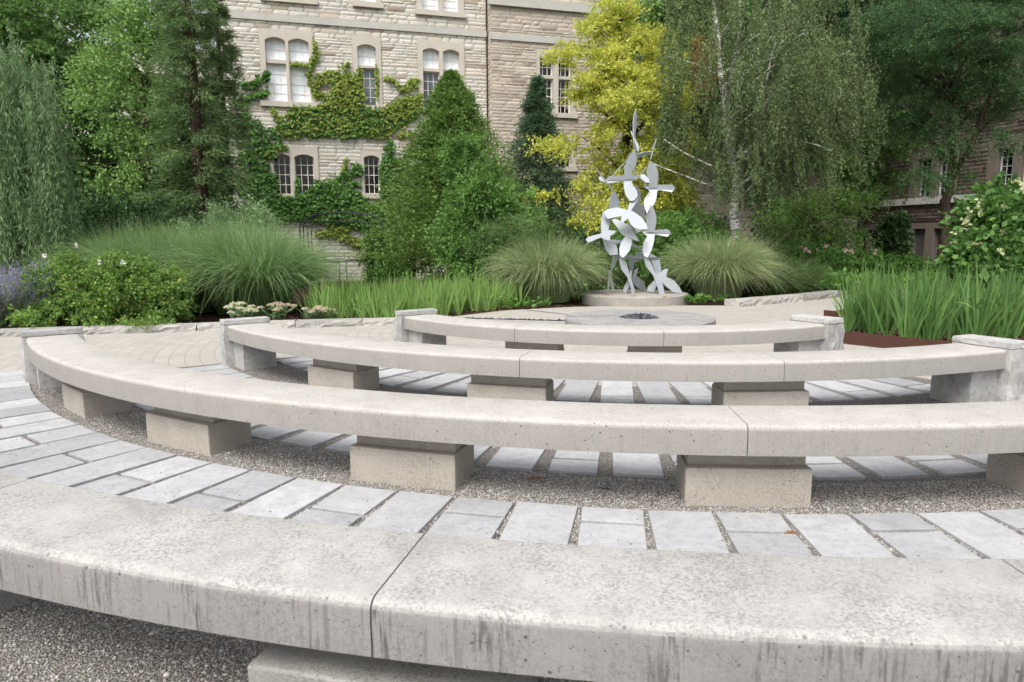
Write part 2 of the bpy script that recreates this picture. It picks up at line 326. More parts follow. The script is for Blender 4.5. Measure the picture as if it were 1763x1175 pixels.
def blades(base, dirs, length, width, droop, seg=5, power=2.0, face=None):
    """curved tapering blades. base (n,3); dirs (n,3) initial directions; droop = downward bend at the tip in lengths"""
    n = len(base); dirs = unit(dirs); t = np.linspace(0, 1, seg+1)
    l = np.broadcast_to(np.asarray(length, float), (n,)); w = np.broadcast_to(np.asarray(width, float), (n,)); dr = np.broadcast_to(np.asarray(droop, float), (n,))
    hor = dirs.copy(); hor[:, 2] = 0; hor = unit(hor + 1e-6)
    P = base[:, None] + dirs[:, None]*(t[None, :, None]*l[:, None, None])
    P = P + hor[:, None]*((t**power)[None, :, None]*(dr*l*.55)[:, None, None])
    P[:, :, 2] -= (t**(power+.6))[None, :]*(dr*l)[:, None]
    side = unit(np.cross(hor, np.array([0, 0, 1.])) + rng.normal(scale=.5, size=(n, 3))) if face is None else unit(face)
    prof = np.minimum(1, (1-t)*2.2)**.8; prof[0] = .7; prof[-1] = .03
    off = side[:, None]*(w[:, None, None]*.5)*prof[None, :, None]
    V = np.stack([P-off, P+off], 2).reshape(n, -1, 3); k = 2*(seg+1)
    q = np.array([[2*i, 2*i+1, 2*i+3, 2*i+2] for i in range(seg)])
    Q = (np.arange(n)[:, None, None]*k + q[None]).reshape(-1, 4)
    return V.reshape(-1, 3), Q
def sph(n):
    v = unit(rng.normal(size=(n, 3))); return v
def crown_points(ells, n_clump, bias=.45, gap=-.75):
    """clump centres spread through a set of ellipsoids (cx,cy,cz,rx,ry,rz)"""
    vol = np.array([e[3]*e[4]*e[5] for e in ells])**.67; pick = rng.choice(len(ells), n_clump, p=vol/vol.sum()); E = np.array(ells)[pick]
    r = rng.uniform(bias, 1.0, (n_clump, 1))**.6; P = E[:, :3] + sph(n_clump)*r*E[:, 3:]
    q = 4.2/max(.6, float(np.mean(E[:, 3:])))**.7
    nz = np.sin(P[:, 0]*q+1.1)*np.sin(P[:, 2]*q*1.3+.4) + .7*np.sin(P[:, 0]*q*.5+P[:, 2]*q*.7+P[:, 1]*q*.6)
    k = nz > gap
    if k.sum() > 8: P, E = P[k], E[k]
    return P, E
def ell(px, py, Y, rx, rz, ry=None):
    c = D(px, py, Y); k = Y/F_PX; return (c.x, c.y, c.z, rx*k, (ry if ry else rx*k), rz*k)
def limb(mb, a, b, r0, r1, bend=.15, seg=6, n=6):
    a = Vector(a); b = Vector(b); L_ = (b-a).length; o = Vector(rng.normal(size=3).tolist())*bend*L_*.35
    pts = []; rr = []
    for i in range(n+1):
        t = i/n; pts.append(a.lerp(b, t) + o*math.sin(math.pi*t) + Vector((0, 0, L_*bend*.5*math.sin(math.pi*t)))); rr.append(r0+(r1-r0)*t)
    mb.tube(pts, rr, seg, False); return pts
def trunk_mesh(pts, rads, clumps, K, r_l=.05, seg=8, low=.25, bend=.15, rtip=.008):
    mb = MB(); fine = []; fr = []
    P = [Vector(p) for p in pts]
    for i in range(len(P)-1):
        for k in range(6):
            t = k/6; fine.append(P[i].lerp(P[i+1], t)); fr.append(rads[i]+(rads[i+1]-rads[i])*t)
    fine.append(P[-1]); fr.append(rads[-1])
    for i in range(1, len(fine)-1): fine[i] = fine[i] + Vector(rng.normal(size=3).tolist())*fr[i]*.18
    mb.tube(fine, fr, seg)
    idx = rng.choice(len(clumps), min(K, len(clumps)), replace=False)
    for i in idx:
        c = Vector(clumps[i].tolist()); best = None
        cand = [(abs((p.z) - (c.z - (Vector((p.x, p.y, 0))-Vector((c.x, c.y, 0))).length*.7)), j) for j, p in enumerate(fine) if j > low*len(fine)]
        j = min(cand)[1]; r = min(fr[j]*.6, r_l)
        limb(mb, fine[j], c, r, rtip, bend)
    return mb
def spray_leaves(cl, per, twigs, tlen, leaf, lw, out_c=None, droop=.25, flat=.55, jit=.05, lvar=.35):
    """each clump carries twigs; leaves sit along the twigs"""
    n = len(cl); T = n*twigs; c = np.repeat(cl, twigs, 0); d = sph(T); d[:, 2] *= flat
    if out_c is not None: d = unit(d + .6*unit(c-np.asarray(out_c)))
    d[:, 2] -= droop; d = unit(d); tl = tlen*rng.uniform(.5, 1.2, (T, 1))
    m = max(1, per//twigs); t = rng.uniform(.1, 1, (T, m, 1)); P = c[:, None] + d[:, None]*t*tl[:, None]; P[:, :, 2] -= (t[:, :, 0]**2)*tl*.25*(1+droop)
    P = P.reshape(-1, 3) + rng.normal(scale=jit, size=(T*m, 3)); A = np.repeat(d, m, 0) + rng.normal(scale=.7, size=(T*m, 3)); A[:, 2] -= .25
    l = leaf*rng.uniform(1-lvar, 1+lvar, len(P)); return leaves(P, A, l, l*lw)
def tree(name, label, cat, base, tips, rads, ells, nc, mat, bark, per=260, twigs=9, tlen=.8, leaf=.1, lw=.6, K=30, r_l=.05, droop=.25, flat=.55, bias=.45, jit=.06, group=None, extra=None, low=.25, gap=-.75):
    base = Vector((base[0], base[1], 0)); root = empty(name, base, label=label, cat=cat, group=group)
    cl, E = crown_points(ells, nc, bias, gap)
    if extra is not None: cl = np.vstack([cl, extra])
    pts = [base + Vector((0, 0, -.1))] + [Vector(t) for t in tips]
    mb = trunk_mesh(pts, rads, cl, K, r_l, low=low)
    mb.v = [tuple(Vector(v)-base) for v in mb.v]; mb.build('trunk', bark, root)
    ctr = np.mean(np.array(ells)[:, :3], 0)
    V, Q = spray_leaves(cl, per, twigs, tlen, leaf, lw, ctr, droop, flat, jit)
    V -= np.array(base); link('crown', mesh_np('crown', V, Q), mat, root)
    return root

# ================================================================== SETTING
mb = MB(); mb.add([(-300,-60,-.06),(300,-60,-.06),(300,400,-.06),(-300,400,-.06)], [(0,1,2,3)]); tag(mb.build('ground', M['ground']), kind='structure')
# garden beds of dark mulch, gently mounded
def sheet(name, poly, z, mat, kind='structure', n=0):
    mb = MB(); mb.add([(p[0], p[1], z) for p in poly], [tuple(range(len(poly)))]); return tag(mb.build(name, mat), kind=kind)
soil_poly = [(-40, 8), (40, 8), (40, 45), (-40, 45)]
sheet('garden_soil', soil_poly, -.03, M['soil'])
plaza_poly = [(-26, -8), (20, -8), (20, 9), (12, 18.5), (7.7, 16.0), (4.6, 13.6), (3.2, 13.75), (1.3, 13.6), (-.12, 12.95), (-1.0, 12.0), (-1.9, 10.95), (-3.5, 10.72), (-6.4, 10.05), (-9, 9.3), (-26, 4.5)]
mb = MB(); mb.prism(plaza_poly, -.05, 0.0); tag(mb.build('plaza_paving', M['pavers']), kind='structure')
# gravel annulus under and around the benches
def annulus(name, c, r0, r1, a0, a1, z, mat, n=90, rings=6, amp=0):
    V = []; Q = []
    for i in range(n+1):
        a = R(a0+(a1-a0)*i/n)
        for j in range(rings+1):
            r = r0+(r1-r0)*j/rings; V.append((c[0]+r*math.cos(a), c[1]+r*math.sin(a), z + amp*math.sin(r*9+i*.7)*math.sin(i*.9)))
    for i in range(n):
        for j in range(rings): k = i*(rings+1)+j; Q.append((k, k+1, k+rings+2, k+rings+1))
    return tag(link(name, mesh_np(name, V, Q, True), mat), kind='structure')
GA0, GA1 = -149.3, -61.3
annulus('gravel_bed', PC, 4.28, 12.5, GA0, GA1, .004, M['gravel'], 160, 30, 0)

# ================================================================== BENCHES
BC = {1: (1.541,10.035,3.482), 2: (1.642,10.697,5.828), 3: (1.614,10.674,7.527), 4: (1.496,10.069,8.687)}
BW, BT, BH = .422, .150, .45
def seat_mesh(c, r_o, a0, a1, gap=.003, g0=None, g1=None):
    """curved slab section between two radial joints, rounded along both long edges"""
    prof = [(0, BH-BT)]; rr = .032
    prof += [(rr-rr*math.cos(R(t)), BH-rr+rr*math.sin(R(t))) for t in (0, 18, 36, 54, 72, 90)]
    prof += [(BW-.2, BH), (BW-.02, BH), (BW-.006, BH-.006), (BW, BH-.02), (BW, BH-BT)]
    k = len(prof); a0 += math.degrees((g0 or gap)/r_o); a1 -= math.degrees((g1 or gap)/r_o); n = max(4, int((a1-a0)/.8)); V = []; F = []; UV = []
    arcl = [0];
    for j in range(1, k): arcl.append(arcl[-1]+math.dist(prof[j], prof[j-1]))
    for i in range(n+1):
        a = R(a0+(a1-a0)*i/n); ch = .004 if i in (0, n) else 0
        for (d, z) in prof:
            r = r_o-d; V.append((c[0]+r*math.cos(a), c[1]+r*math.sin(a), z)); UV.append((a*r_o, 0))
    for i in range(n):
        for j in range(k):
            j2 = (j+1) % k; F.append((i*k+j, (i+1)*k+j, (i+1)*k+j2, i*k+j2))
    F.append(tuple(range(k))); F.append(tuple(n*k+j for j in range(k))[::-1])
    me = bpy.data.meshes.new('seat'); me.from_pydata(V, [], F); me.update()
    me.polygons.foreach_set('use_smooth', [True]*len(me.polygons)); me.set_sharp_from_angle(angle=R(40))
    uv = me.uv_layers.new(name='UVMap')
    for p in me.polygons:
        for li in p.loop_indices:
            vi = me.loops[li].vertex_index; i, j = divmod(vi, k)
            uv.data[li].uv = (R(a0+(a1-a0)*i/n)*r_o, V[vi][2])
    return me
def arc_block(c, r0, r1, a0, a1, z0, z1, n=3, rough=0, bev=.006, taper=0):
    """block whose long faces follow the arc; optional rock-faced irregularity"""
    mb = MB(); nz = (5 if z1-z0 > .1 else 2) if rough else 1; nr = 9 if rough else 1; n = 7 if rough else n
    idx = {}; V = []; F = []
    def vid(i, j, k):
        key = (i, j, k)
        if key not in idx:
            a = R(a0+(a1-a0)*i/n); r = r0+(r1-r0)*j/nr; z = z0+(z1-z0)*k/nz
            p = Vector((c[0]+r*math.cos(a), c[1]+r*math.sin(a), z))
            if rough and (j in (0, nr) or i in (0, n)) and k < nz:
                q = Vector((math.cos(a), math.sin(a), 0))*(1 if j == nr else -1 if j == 0 else 0) + Vector((-math.sin(a), math.cos(a), 0))*(1 if i == n else -1 if i == 0 else 0)*.6
                p += q*float(rng.uniform(-.2, 1))*rough
            idx[key] = len(V); V.append(p)
        return idx[key]
    for i in range(n):
        for j in range(nr): F.append((vid(i,j,0), vid(i+1,j,0), vid(i+1,j+1,0), vid(i,j+1,0))[::-1]); F.append((vid(i,j,nz), vid(i+1,j,nz), vid(i+1,j+1,nz), vid(i,j+1,nz)))
        for k in range(nz): F.append((vid(i,0,k), vid(i+1,0,k), vid(i+1,0,k+1), vid(i,0,k+1))); F.append((vid(i,nr,k), vid(i+1,nr,k), vid(i+1,nr,k+1), vid(i,nr,k+1))[::-1])
    for j in range(nr):
        for k in range(nz): F.append((vid(0,j,k), vid(0,j+1,k), vid(0,j+1,k+1), vid(0,j,k+1))[::-1]); F.append((vid(n,j,k), vid(n,j+1,k), vid(n,j+1,k+1), vid(n,j,k+1)))
    mb.add(V, F); return mb
ORD = {1: 'farthest and shortest curved stone bench, just in front of the round fire pit', 2: 'second curved stone bench from the fire pit, with a block at each end', 3: 'third curved stone bench from the fire pit, its left end block at the photo edge', 4: 'nearest curved stone bench, dark streaked and cut off by the bottom of the photo'}
def bench(k, joints, piers, ends, m_seat, m_pier, tight=()):
    cx, cy, r = BC[k]; am = R(-103); base = Vector((cx+(r-.2)*math.cos(am), cy+(r-.2)*math.sin(am), 0))
    root = empty('curved_bench', base, label=ORD[k], cat='stone bench'); c = (cx-base.x, cy-base.y)
    for a0, a1, g in zip(joints[:-1], joints[1:], range(99)):
        link('seat', seat_mesh(c, r, a0, a1, .0022, .0005 if a0 in tight else None, .0005 if a1 in tight else None), m_seat, root)
    for (a0, a1) in piers:
        p = arc_block(c, r-.437, r-(.105 if k < 4 else .03), a0, a1, -.02, .2, 2).build('pier', m_pier, root, bevel=.008)
        arc_block(c, r-.437+.003, r-.16, a0+.12, a1-.12, .2, BH-BT-.001, 2).build('pier_neck', m_pier, p, bevel=.004)
    for (a, sgn) in ends:      # a = angle where the seat stops; block outside it
        d = math.degrees(1/r)
        a_in, a_out = a+sgn*.004*d, a+sgn*(.17 if sgn < 0 else .26)*d
        lo, hi = sorted((a_in, a_out)); e = arc_block(c, r-BW-.03, r+.03, lo, hi, -.02, .452, rough=.026).build('end_block', M['block'], root, bevel=.006)
        lo, hi = sorted((a_in-sgn*.0*d, a_out)); arc_block(c, r-BW-.028, r+.030, lo, hi, .4535, .505, rough=.010).build('cap_stone', M['block'], e, bevel=.005)
        a2 = a-sgn*.30*d; lo, hi = sorted((a_in-sgn*.002*d, a2)); arc_block(c, r-BW+.02, r-.055, lo, hi, -.02, BH-BT-.002).build('bearing_stone', M['block'], e, bevel=.006)
    return root
jt = lambda a, s, n0, n1: [a+s*i for i in range(n0, n1+1)]
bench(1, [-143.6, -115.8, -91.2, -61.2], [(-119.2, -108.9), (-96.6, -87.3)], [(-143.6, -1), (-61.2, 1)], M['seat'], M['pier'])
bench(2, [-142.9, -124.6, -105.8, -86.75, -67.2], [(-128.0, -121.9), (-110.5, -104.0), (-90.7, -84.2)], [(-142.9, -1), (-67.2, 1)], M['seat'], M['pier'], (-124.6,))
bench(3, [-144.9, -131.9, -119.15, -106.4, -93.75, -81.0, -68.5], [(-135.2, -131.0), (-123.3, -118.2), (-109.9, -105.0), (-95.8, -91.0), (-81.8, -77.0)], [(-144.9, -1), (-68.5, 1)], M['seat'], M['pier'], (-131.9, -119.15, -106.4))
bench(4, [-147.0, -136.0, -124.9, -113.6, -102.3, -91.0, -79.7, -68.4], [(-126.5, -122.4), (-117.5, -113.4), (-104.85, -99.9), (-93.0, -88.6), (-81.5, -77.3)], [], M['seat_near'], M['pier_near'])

# ================================================================== PAVING SLABS (each stone its own thing)
def ring_slab(c, r0, r1, ac, w, z1, label, grp, name='paving_slab'):
    a = R(ac); u = Vector((math.cos(a), math.sin(a), 0)); t = Vector((-math.sin(a), math.cos(a), 0)); ctr = Vector((c[0], c[1], 0)) + u*((r0+r1)/2)
    h = (r1-r0)/2; mb = MB(); j = lambda: random.uniform(-.004, .004)
    q = [(-h+j(), -w/2+j()), (h+j(), -w/2+j()), (h+j(), w/2+j()), (-h+j(), w/2+j())]
    vs = [u*p[0] + t*p[1] for p in q]; lo = [v + Vector((0,0,-.03)) for v in vs]; hi = [v + Vector((0,0,z1)) for v in vs]
    tl = random.uniform(-.002, .002); hi[0].z += tl; hi[2].z -= tl
    mb.add(lo+hi, [(3,2,1,0),(4,5,6,7),(0,1,5,4),(1,2,6,5),(2,3,7,6),(3,0,4,7)])
    o = mb.build(name, M['slab'], None, ctr, bevel=.004); return tag(o, label, 'paving slab', grp)
for (c, r0, r1, pitch, a_ref, w, sp, nm) in (
    ((1.614,10.674), 7.535, 8.22, 2.45, -96.12, .300, (.18, .34), 'between the nearest and the third bench'),
    ((1.642,10.697), 5.86, 7.06, 3.02, -97.62, .275, (.95, .75), 'between the third and the second bench'),
    ((1.642,10.697), 4.47, 5.33, 3.95, -94.6, .272, (.60, .45), 'between the second and the farthest bench')):
    a_end0 = {7.535: -146.6, 5.86: -145.6, 4.47: -143.5}[r0]; k0 = int((a_end0-a_ref)/pitch); k1 = int((-65.5-a_ref)/pitch)
    if r0 > 7: k0 -= 2
    for k in range(k0, k1+1):
        a = a_ref+pitch*k; out = r1
        if r0 > 7: out = r1+.35
        if k % 2 == 0: ring_slab(c, r0, out, a, w, .02+random.uniform(-.002,.003), 'full length blue-grey limestone slab in the paved ring '+nm, 'full length slabs '+nm)
        else:
            s = sp[0] if a > -104 else sp[1]; s += random.uniform(-.02, .03)
            lng, sht = ('longer outer', 'shorter inner') if r0 > 7 else ('shorter outer', 'longer inner')
            ring_slab(c, r0, r0+s, a, w, .02, sht+' limestone slab of a split pair in the paved ring '+nm, sht+' split slabs '+nm)
            ring_slab(c, r0+s+.032, out, a, w, .021, lng+' limestone slab of a split pair in the paved ring '+nm, lng+' split slabs '+nm)

# loose chips over the gravel: one uncountable mass
def pebbles(name, P, size, mat, flat=.6, **k):
    n = len(P); base = np.array([[1,0,0],[0,1,0],[-1,0,0],[0,-1,0],[0,0,1],[0,0,-1]], float)
    V = base[None]*rng.uniform(.6, 1.25, (n, 6, 1)); V[:, :, 2] *= flat
    a = rng.uniform(0, 6.28, n); ca, sa = np.cos(a)[:, None], np.sin(a)[:, None]; x = V[:, :, 0]*ca - V[:, :, 1]*sa*.7; y = V[:, :, 0]*sa + V[:, :, 1]*ca*.7
    V = np.stack([x, y, V[:, :, 2]], 2)*np.asarray(size).reshape(-1, 1, 1) + P[:, None]
    f = np.array([[0,1,4],[1,2,4],[2,3,4],[3,0,4],[1,0,5],[2,1,5],[3,2,5],[0,3,5]]); Q = (np.arange(n)[:, None, None]*6 + f[None]).reshape(-1, 3)
    return tag(link(name, mesh_np(name, V.reshape(-1, 3), Q), mat), **k)
def gravel_pts(n, r0, r1, a0, a1, maxd):
    r = np.sqrt(rng.uniform(r0**2, r1**2, n)); a = np.radians(rng.uniform(a0, a1, n)); x = PC.x + r*np.cos(a); y = PC.y + r*np.sin(a); d = np.hypot(x, y)
    keep = (y > .9) & (np.abs(x) < y*.8+.3) & (rng.random(n) < np.clip((maxd/d)**1.6, 0, 1)); return np.stack([x[keep], y[keep], np.full(keep.sum(), .005)], 1)
SC = gravel_pts(900, 7.55, 8.25, -149, -72, 9.0); SC[:, 2] = .024
P = np.vstack([SC, gravel_pts(150000, 8.0, 9.9, -142, -90, 2.1), gravel_pts(130000, 6.75, 7.6, -149, -72, 4.0), gravel_pts(26000, 5.2, 6.1, -149, -62, 4.5), gravel_pts(30000, 7.5, 8.3, -149, -72, 4.0), gravel_pts(12000, 6.0, 6.9, -149, -66, 4.5)])
pebbles('gravel_chips', P, .0044*rng.lognormal(0, .38, len(P)), M['chips'], kind='stuff')

# fallen leaves and twigs on the gravel
for (px, py, s, lb) in ((922, 826, .05, 'curled reddish brown dead leaf on the gravel beneath the third bench'), (1362, 920, .035, 'small dark brown leaf in the joint between two slabs')):
    p = G(px, py, .012); mb = MB(); mb.add([(-s,0,0),(-.3*s,-.35*s,.008),(.4*s,-.3*s,.004),(s,.05*s,.012),(.3*s,.35*s,.01),(-.4*s,.25*s,.014)], [(0,1,2,4,5),(2,3,4)])
    tag(mb.build('dead_leaf', L['litter'], None, p), lb, 'leaf')
for (p0, p1, lb) in (((1030, 840), (1062, 848), 'short dark twig on the gravel right of the middle pier'), ((1535, 862), (1558, 858), 'thin reddish twig on the gravel under the right part of the third bench')):
    a = G(*p0, .014); b = G(*p1, .016); mb = MB(); mb.tube([Vector((0,0,0)), (b-a)*.5+Vector((.004,.01,.003)), b-a], [.003,.0025,.0015], 5); tag(mb.build('twig', M['bark_red'], None, a), lb, 'twig')
lp = gravel_pts(5000, 4.9, 8.5, -146, -70, 1.2)[:170]; lp[:, 2] = .02
tag(leaf_obj('leaf_litter', lp, rng.normal(size=lp.shape)*[1,1,.15], .014, .009, L['litter']), kind='stuff')

# ================================================================== FIRE PIT, PLINTH, DRAIN SLOTS
def disc_grid(mb, r0, r1, z, n=64, cx=0, cy=0):
    V = []; F = []
    for i in range(n):
        a = 2*math.pi*i/n; V += [(cx+r0*math.cos(a), cy+r0*math.sin(a), z), (cx+r1*math.cos(a), cy+r1*math.sin(a), z)]
    for i in range(n): j = (i+1) % n; F.append((2*i, 2*i+1, 2*j+1, 2*j))
    mb.add(V, F)
def ring_wall(mb, r, z0, z1, n=64, flip=False):
    V = []; F = []
    for i in range(n): a = 2*math.pi*i/n; V += [(r*math.cos(a), r*math.sin(a), z0), (r*math.cos(a), r*math.sin(a), z1)]
    for i in range(n): j = (i+1) % n; F.append((2*i, 2*j, 2*j+1, 2*i+1))
    mb.add(V, F, True)
pit_c = Vector((1.923, 10.31, 0)); pit = empty('fire_pit', pit_c, label='low round grey concrete fire pit disc with a central bowl of dark stones', cat='fire pit')
mb = MB(); zt = .16; r1 = 1.12
ring_wall(mb, r1, -.02, zt-.012, 80); disc = []
V = []; F = []
for i in range(80):
    a = 2*math.pi*i/80; V += [(r1*math.cos(a), r1*math.sin(a), zt-.012), ((r1-.012)*math.cos(a), (r1-.012)*math.sin(a), zt)]
for i in range(80): j = (i+1) % 80; F.append((2*i, 2*j, 2*j+1, 2*i+1))
mb.add(V, F); disc_grid(mb, .30, r1-.012, zt, 80); ring_wall(mb, .30, zt-.06, zt, 80); disc_grid(mb, 0.001, .30, zt-.06, 80)
M['pit'] = mat_concrete('fire_pit_concrete', (.38,.375,.365), (.24,.24,.24), 0, .9); mb.build('disc', M['pit'], pit)
mb = MB(); mb.box(-r1+.02, -.31, .12, .15, zt+.001, zt+.004); mb.build('channel', M['river'], pit)
mb = MB(); v = R(-42); mb.box(r1-.004, r1+.005, -.006, .006, .0, zt-.01, Matrix.Rotation(v, 4, 'Z')); mb.build('expansion_joint', M['corten'], pit)
n = 260; r = .28*np.sqrt(rng.random(n)); a = rng.uniform(0, 6.28, n); P = np.stack([pit_c.x + r*np.cos(a), pit_c.y + r*np.sin(a), zt-.03+.055*(1-(r/.28)**2)+rng.uniform(0, .02, n)], 1)
pebbles('river_stones', P, .026*rng.lognormal(0, .3, n), M['river'], .7, kind='stuff')
pl_c = Vector((2.62, 14.62, 0)); pr = 1.12; pl = empty('sculpture_plinth', pl_c, label='low round beige concrete plinth under the silver bird sculpture', cat='plinth')
mb = MB(); ring_wall(mb, pr, -.03, .168, 80); V = []; F = []
for i in range(80):
    a = 2*math.pi*i/80; V += [(pr*math.cos(a), pr*math.sin(a), .168), ((pr-.015)*math.cos(a), (pr-.015)*math.sin(a), .185)]
for i in range(80): j = (i+1) % 80; F.append((2*i, 2*j, 2*j+1, 2*i+1))
mb.add(V, F); disc_grid(mb, .001, pr-.015, .185, 80); mb.build('drum', M['concrete'], pl)
# stone-filled drainage channels running out of the pit
def strip(p0, p1, w, z, mat, name, label=None, kind=None, cat=None):
    a = Vector((p0[0], p0[1], 0)); b = Vector((p1[0], p1[1], 0)); n = (b-a).normalized().cross(Vector((0,0,1)))*w/2; mb = MB()
    mb.add([Vector((0,0,z))-n, (b-a)+Vector((0,0,z))-n, (b-a)+Vector((0,0,z))+n, Vector((0,0,z))+n], [(0,1,2,3)]); return tag(mb.build(name, mat, None, a), label, cat, None, kind)
g0, g1 = G(800, 549), G(984, 554); strip(g0, g1, .34, .004, M['seat'], 'channel_band', kind='structure')
strip(g0, g1, .07, .008, M['soil'], 'channel_slot', kind='structure')
g2, g3 = G(905, 534), G(984, 543); strip(g2, g3, .04, .004, M['soil'], 'channel_slot', kind='structure')
n = 240; t = rng.random(n); P = np.stack([g0.x+(g1.x-g0.x)*t, g0.y+(g1.y-g0.y)*t + rng.uniform(-.035, .035, n), np.full(n, .014)], 1); pebbles('channel_stones', P, .018*rng.lognormal(0, .3, n), M['river'], .7, kind='stuff')

# ================================================================== SCULPTURE (thin metal birds, traced, each plate with its own distance and tilt)
sc_base = Vector((2.62, 14.6, .185)); sculpture = empty('bird_sculpture', sc_base, label='tall silver metal sculpture of interlocking flat birds on a round plinth', cat='sculpture')
def plate(polys, crop, dy=0.0, th=.012):
    """polys: list of (points, gx, gz): depth slopes with x and z, so every plate is a tilted flat sheet"""
    mb = MB()
    ox, oy = ((1000, 180), (990, 330))[crop]
    for poly in polys:
        pts, gx, gz = poly[:3]; off = poly[3] if len(poly) > 3 else 0
        pp = [(ox+x/5.875, oy+y/5.875) for x, y in pts]; Y0 = 14.6+dy+off
        c = np.mean(pp, 0); C0 = D(c[0], c[1], Y0); W = []
        n = Vector((-gx, 1, -gz)).normalized()
        for (x, y) in pp:
            d = ray(x, y); o = Vector((0,0,CAMH)); t = n.dot(C0-o)/n.dot(d); W.append(o + d*t - sc_base)
        k = len(W); h = n*th*.5; vs = [w-h for w in W]+[w+h for w in W]
        mb.add(vs, [tuple(range(k)), tuple(range(k, 2*k))[::-1]] + [(i, k+i, k+(i+1) % k, (i+1) % k) for i in range(k)])
    return mb.build('bird_plate', M['steel'], sculpture)
plate([([(555,48),(566,120),(562,210),(548,320),(558,400),(556,475),(544,470),(530,350),(528,180),(538,110)], 1.6, .2)], 0, .1)
plate([([(500,268),(515,272),(545,340),(580,400),(590,430),(583,487),(568,450),(535,350)], -1.2, .5)], 0, -.05)
plate([([(550,455),(567,540),(560,610),(515,690),(520,716),(600,726),(640,738),(580,746),(525,752),(425,762),(265,765),(255,760),(285,728),(440,720),(437,640),(480,540)], .1, -.25),
       ([(265,765),(425,762),(525,752),(580,746),(520,776),(515,805),(565,870),(578,920),(540,975),(497,978),(455,920),(435,850),(430,778),(272,800)], .1, .5)], 0, 0)
plate([([(700,568),(735,592),(770,640),(784,700),(782,760),(775,815),(930,812),(955,850),(785,842),(640,838),(622,828),(690,820),(692,790),(670,740),(663,690),(678,620)], -.1, -.3),
       ([(640,838),(785,842),(955,850),(920,890),(790,868),(768,880),(768,930),(752,990),(722,1038),(700,1045),(668,1105),(650,1060),(635,1000),(648,950),(692,885),(680,862)], -.1, .55)], 0, -.15)
for a, b, w in (((140,632),(330,880),11), ((480,600),(680,840),11), ((765,345),(705,555),8), ((668,628),(605,712),8), ((455,575),(320,725),10)):
    a, b = Vector((*a, 0)), Vector((*b, 0)); d = (b-a).normalized(); nn = Vector((-d.y, d.x, 0))*w/2; q = [a-nn*.3, a+nn*.3, (a+b)/2+nn, b+nn*.4, b-nn*.4, (a+b)/2-nn]
    plate([([(p.x, p.y) for p in q], 1.1, .4)], 0, -.3 if w == 11 else .25)
plate([([(565,510),(620,485),(725,472),(722,486),(640,520),(575,545)], .6, -.9)], 0, .2)
plate([([(545,462),(520,472),(475,525),(452,590),(470,575),(500,520)], -.9, -.6)], 0, .15)
plate([([(178,735),(215,730),(285,795),(270,808),(190,772)], .3, 1.0)], 0, -.2)
plate([([(272,795),(300,812),(340,890),(322,882),(290,838)], 1.5, -.8)], 0, -.1)
plate([([(600,715),(640,708),(688,755),(694,798),(650,788),(610,752)], .2, .9)], 0, -.25)
plate([([(325,880),(345,880),(385,960),(391,1010),(388,1050),(285,1052),(289,960)], .5, .05)], 0, .25)
plate([([(540,800),(575,830),(605,890),(608,960),(600,1010),(672,1035),(645,1062),(655,1120),(645,1150),(600,1140),(520,1100),(510,1060),(560,1000),(580,900)], -.4, -.5)], 0, .45)
plate([([(285,205),(330,180),(420,163),(500,180),(532,190),(548,120),(575,60),(620,38),(640,85),(600,140),(566,192),(620,225),(680,270),(720,330),(736,384),(650,386),(600,370),(560,330),(540,282),(528,280),(475,325),(462,300),(470,250),(370,270),(330,280)], .1, .95),
       ([(285,205),(330,280),(372,290),(350,340),(335,392),(415,400),(400,425),(352,455),(355,487),(340,500),(285,482),(265,465),(135,518),(107,487),(130,460),(268,425),(262,360),(265,280)], .35, .75, -.12)], 1, -.35)
plate([([(285,480),(350,498),(415,540),(430,590),(428,640),(350,644),(312,590),(292,530)], .3, .35)], 1, -.3)
plate([([(350,487),(470,490),(482,520),(420,530),(360,512)], .1, .3)], 1, .1)
plate([([(372,290),(410,275),(500,320),(560,345),(582,372),(590,400),(652,505),(600,492),(575,470),(520,460),(470,432),(430,370)], -.5, .5), ([(590,335),(600,378),(694,385),(612,428)], -.5, .2, .05)], 1, -.1)
plate([([(530,440),(580,468),(575,530),(552,600),(512,650),(480,672),(452,642),(447,590),(460,530),(495,470)], -.1, .4)], 1, -.25)
plate([([(575,515),(680,580),(682,606),(570,548)], .4, -.3)], 1, .2)
plate([([(768,135),(800,180),(822,250),(823,320),(805,390),(940,382),(972,420),(815,414),(668,402),(735,390),(722,330),(718,250),(735,180)], -.15, -.25),
       ([(668,402),(815,414),(972,420),(935,460),(805,434),(800,500),(775,590),(742,660),(730,670),(695,650),(680,590),(690,520),(730,455),(690,425)], -.15, .5)], 1, -.2)
plate([([(345,640),(440,634),(500,650),(560,650),(600,665),(690,670),(700,664),(860,680),(840,695),(620,690),(520,672),(400,656)], .1, -2.2)], 1, 0)
plate([([(555,630),(600,660),(620,620),(688,620),(692,662),(605,720),(590,760),(578,860),(552,850),(547,700)], .3, -.5)], 1, .5)
plate([([(450,655),(490,660),(520,730),(548,830),(575,900),(600,990),(597,1056),(577,1056),(560,960),(530,870),(470,790),(455,720)], .7, .3)], 1, -.25)
plate([([(560,798),(575,800),(570,870),(545,970),(518,1026),(486,1024),(495,970),(540,880)], -.8, .2)], 1, -.1)
plate([([(570,870),(620,855),(690,905),(722,992),(690,996),(635,978),(598,940)], .4, -.15), ([(600,800),(642,768),(622,850),(578,885)], .4, .1)], 1, .45)
plate([([(388,655),(440,650),(405,750),(372,800),(366,860),(396,960),(390,1000),(372,1000),(352,890),(345,960),(341,1032),(329,1032),(330,940),(341,870),(334,795),(362,800)], 1.0, .1)], 1, .1)
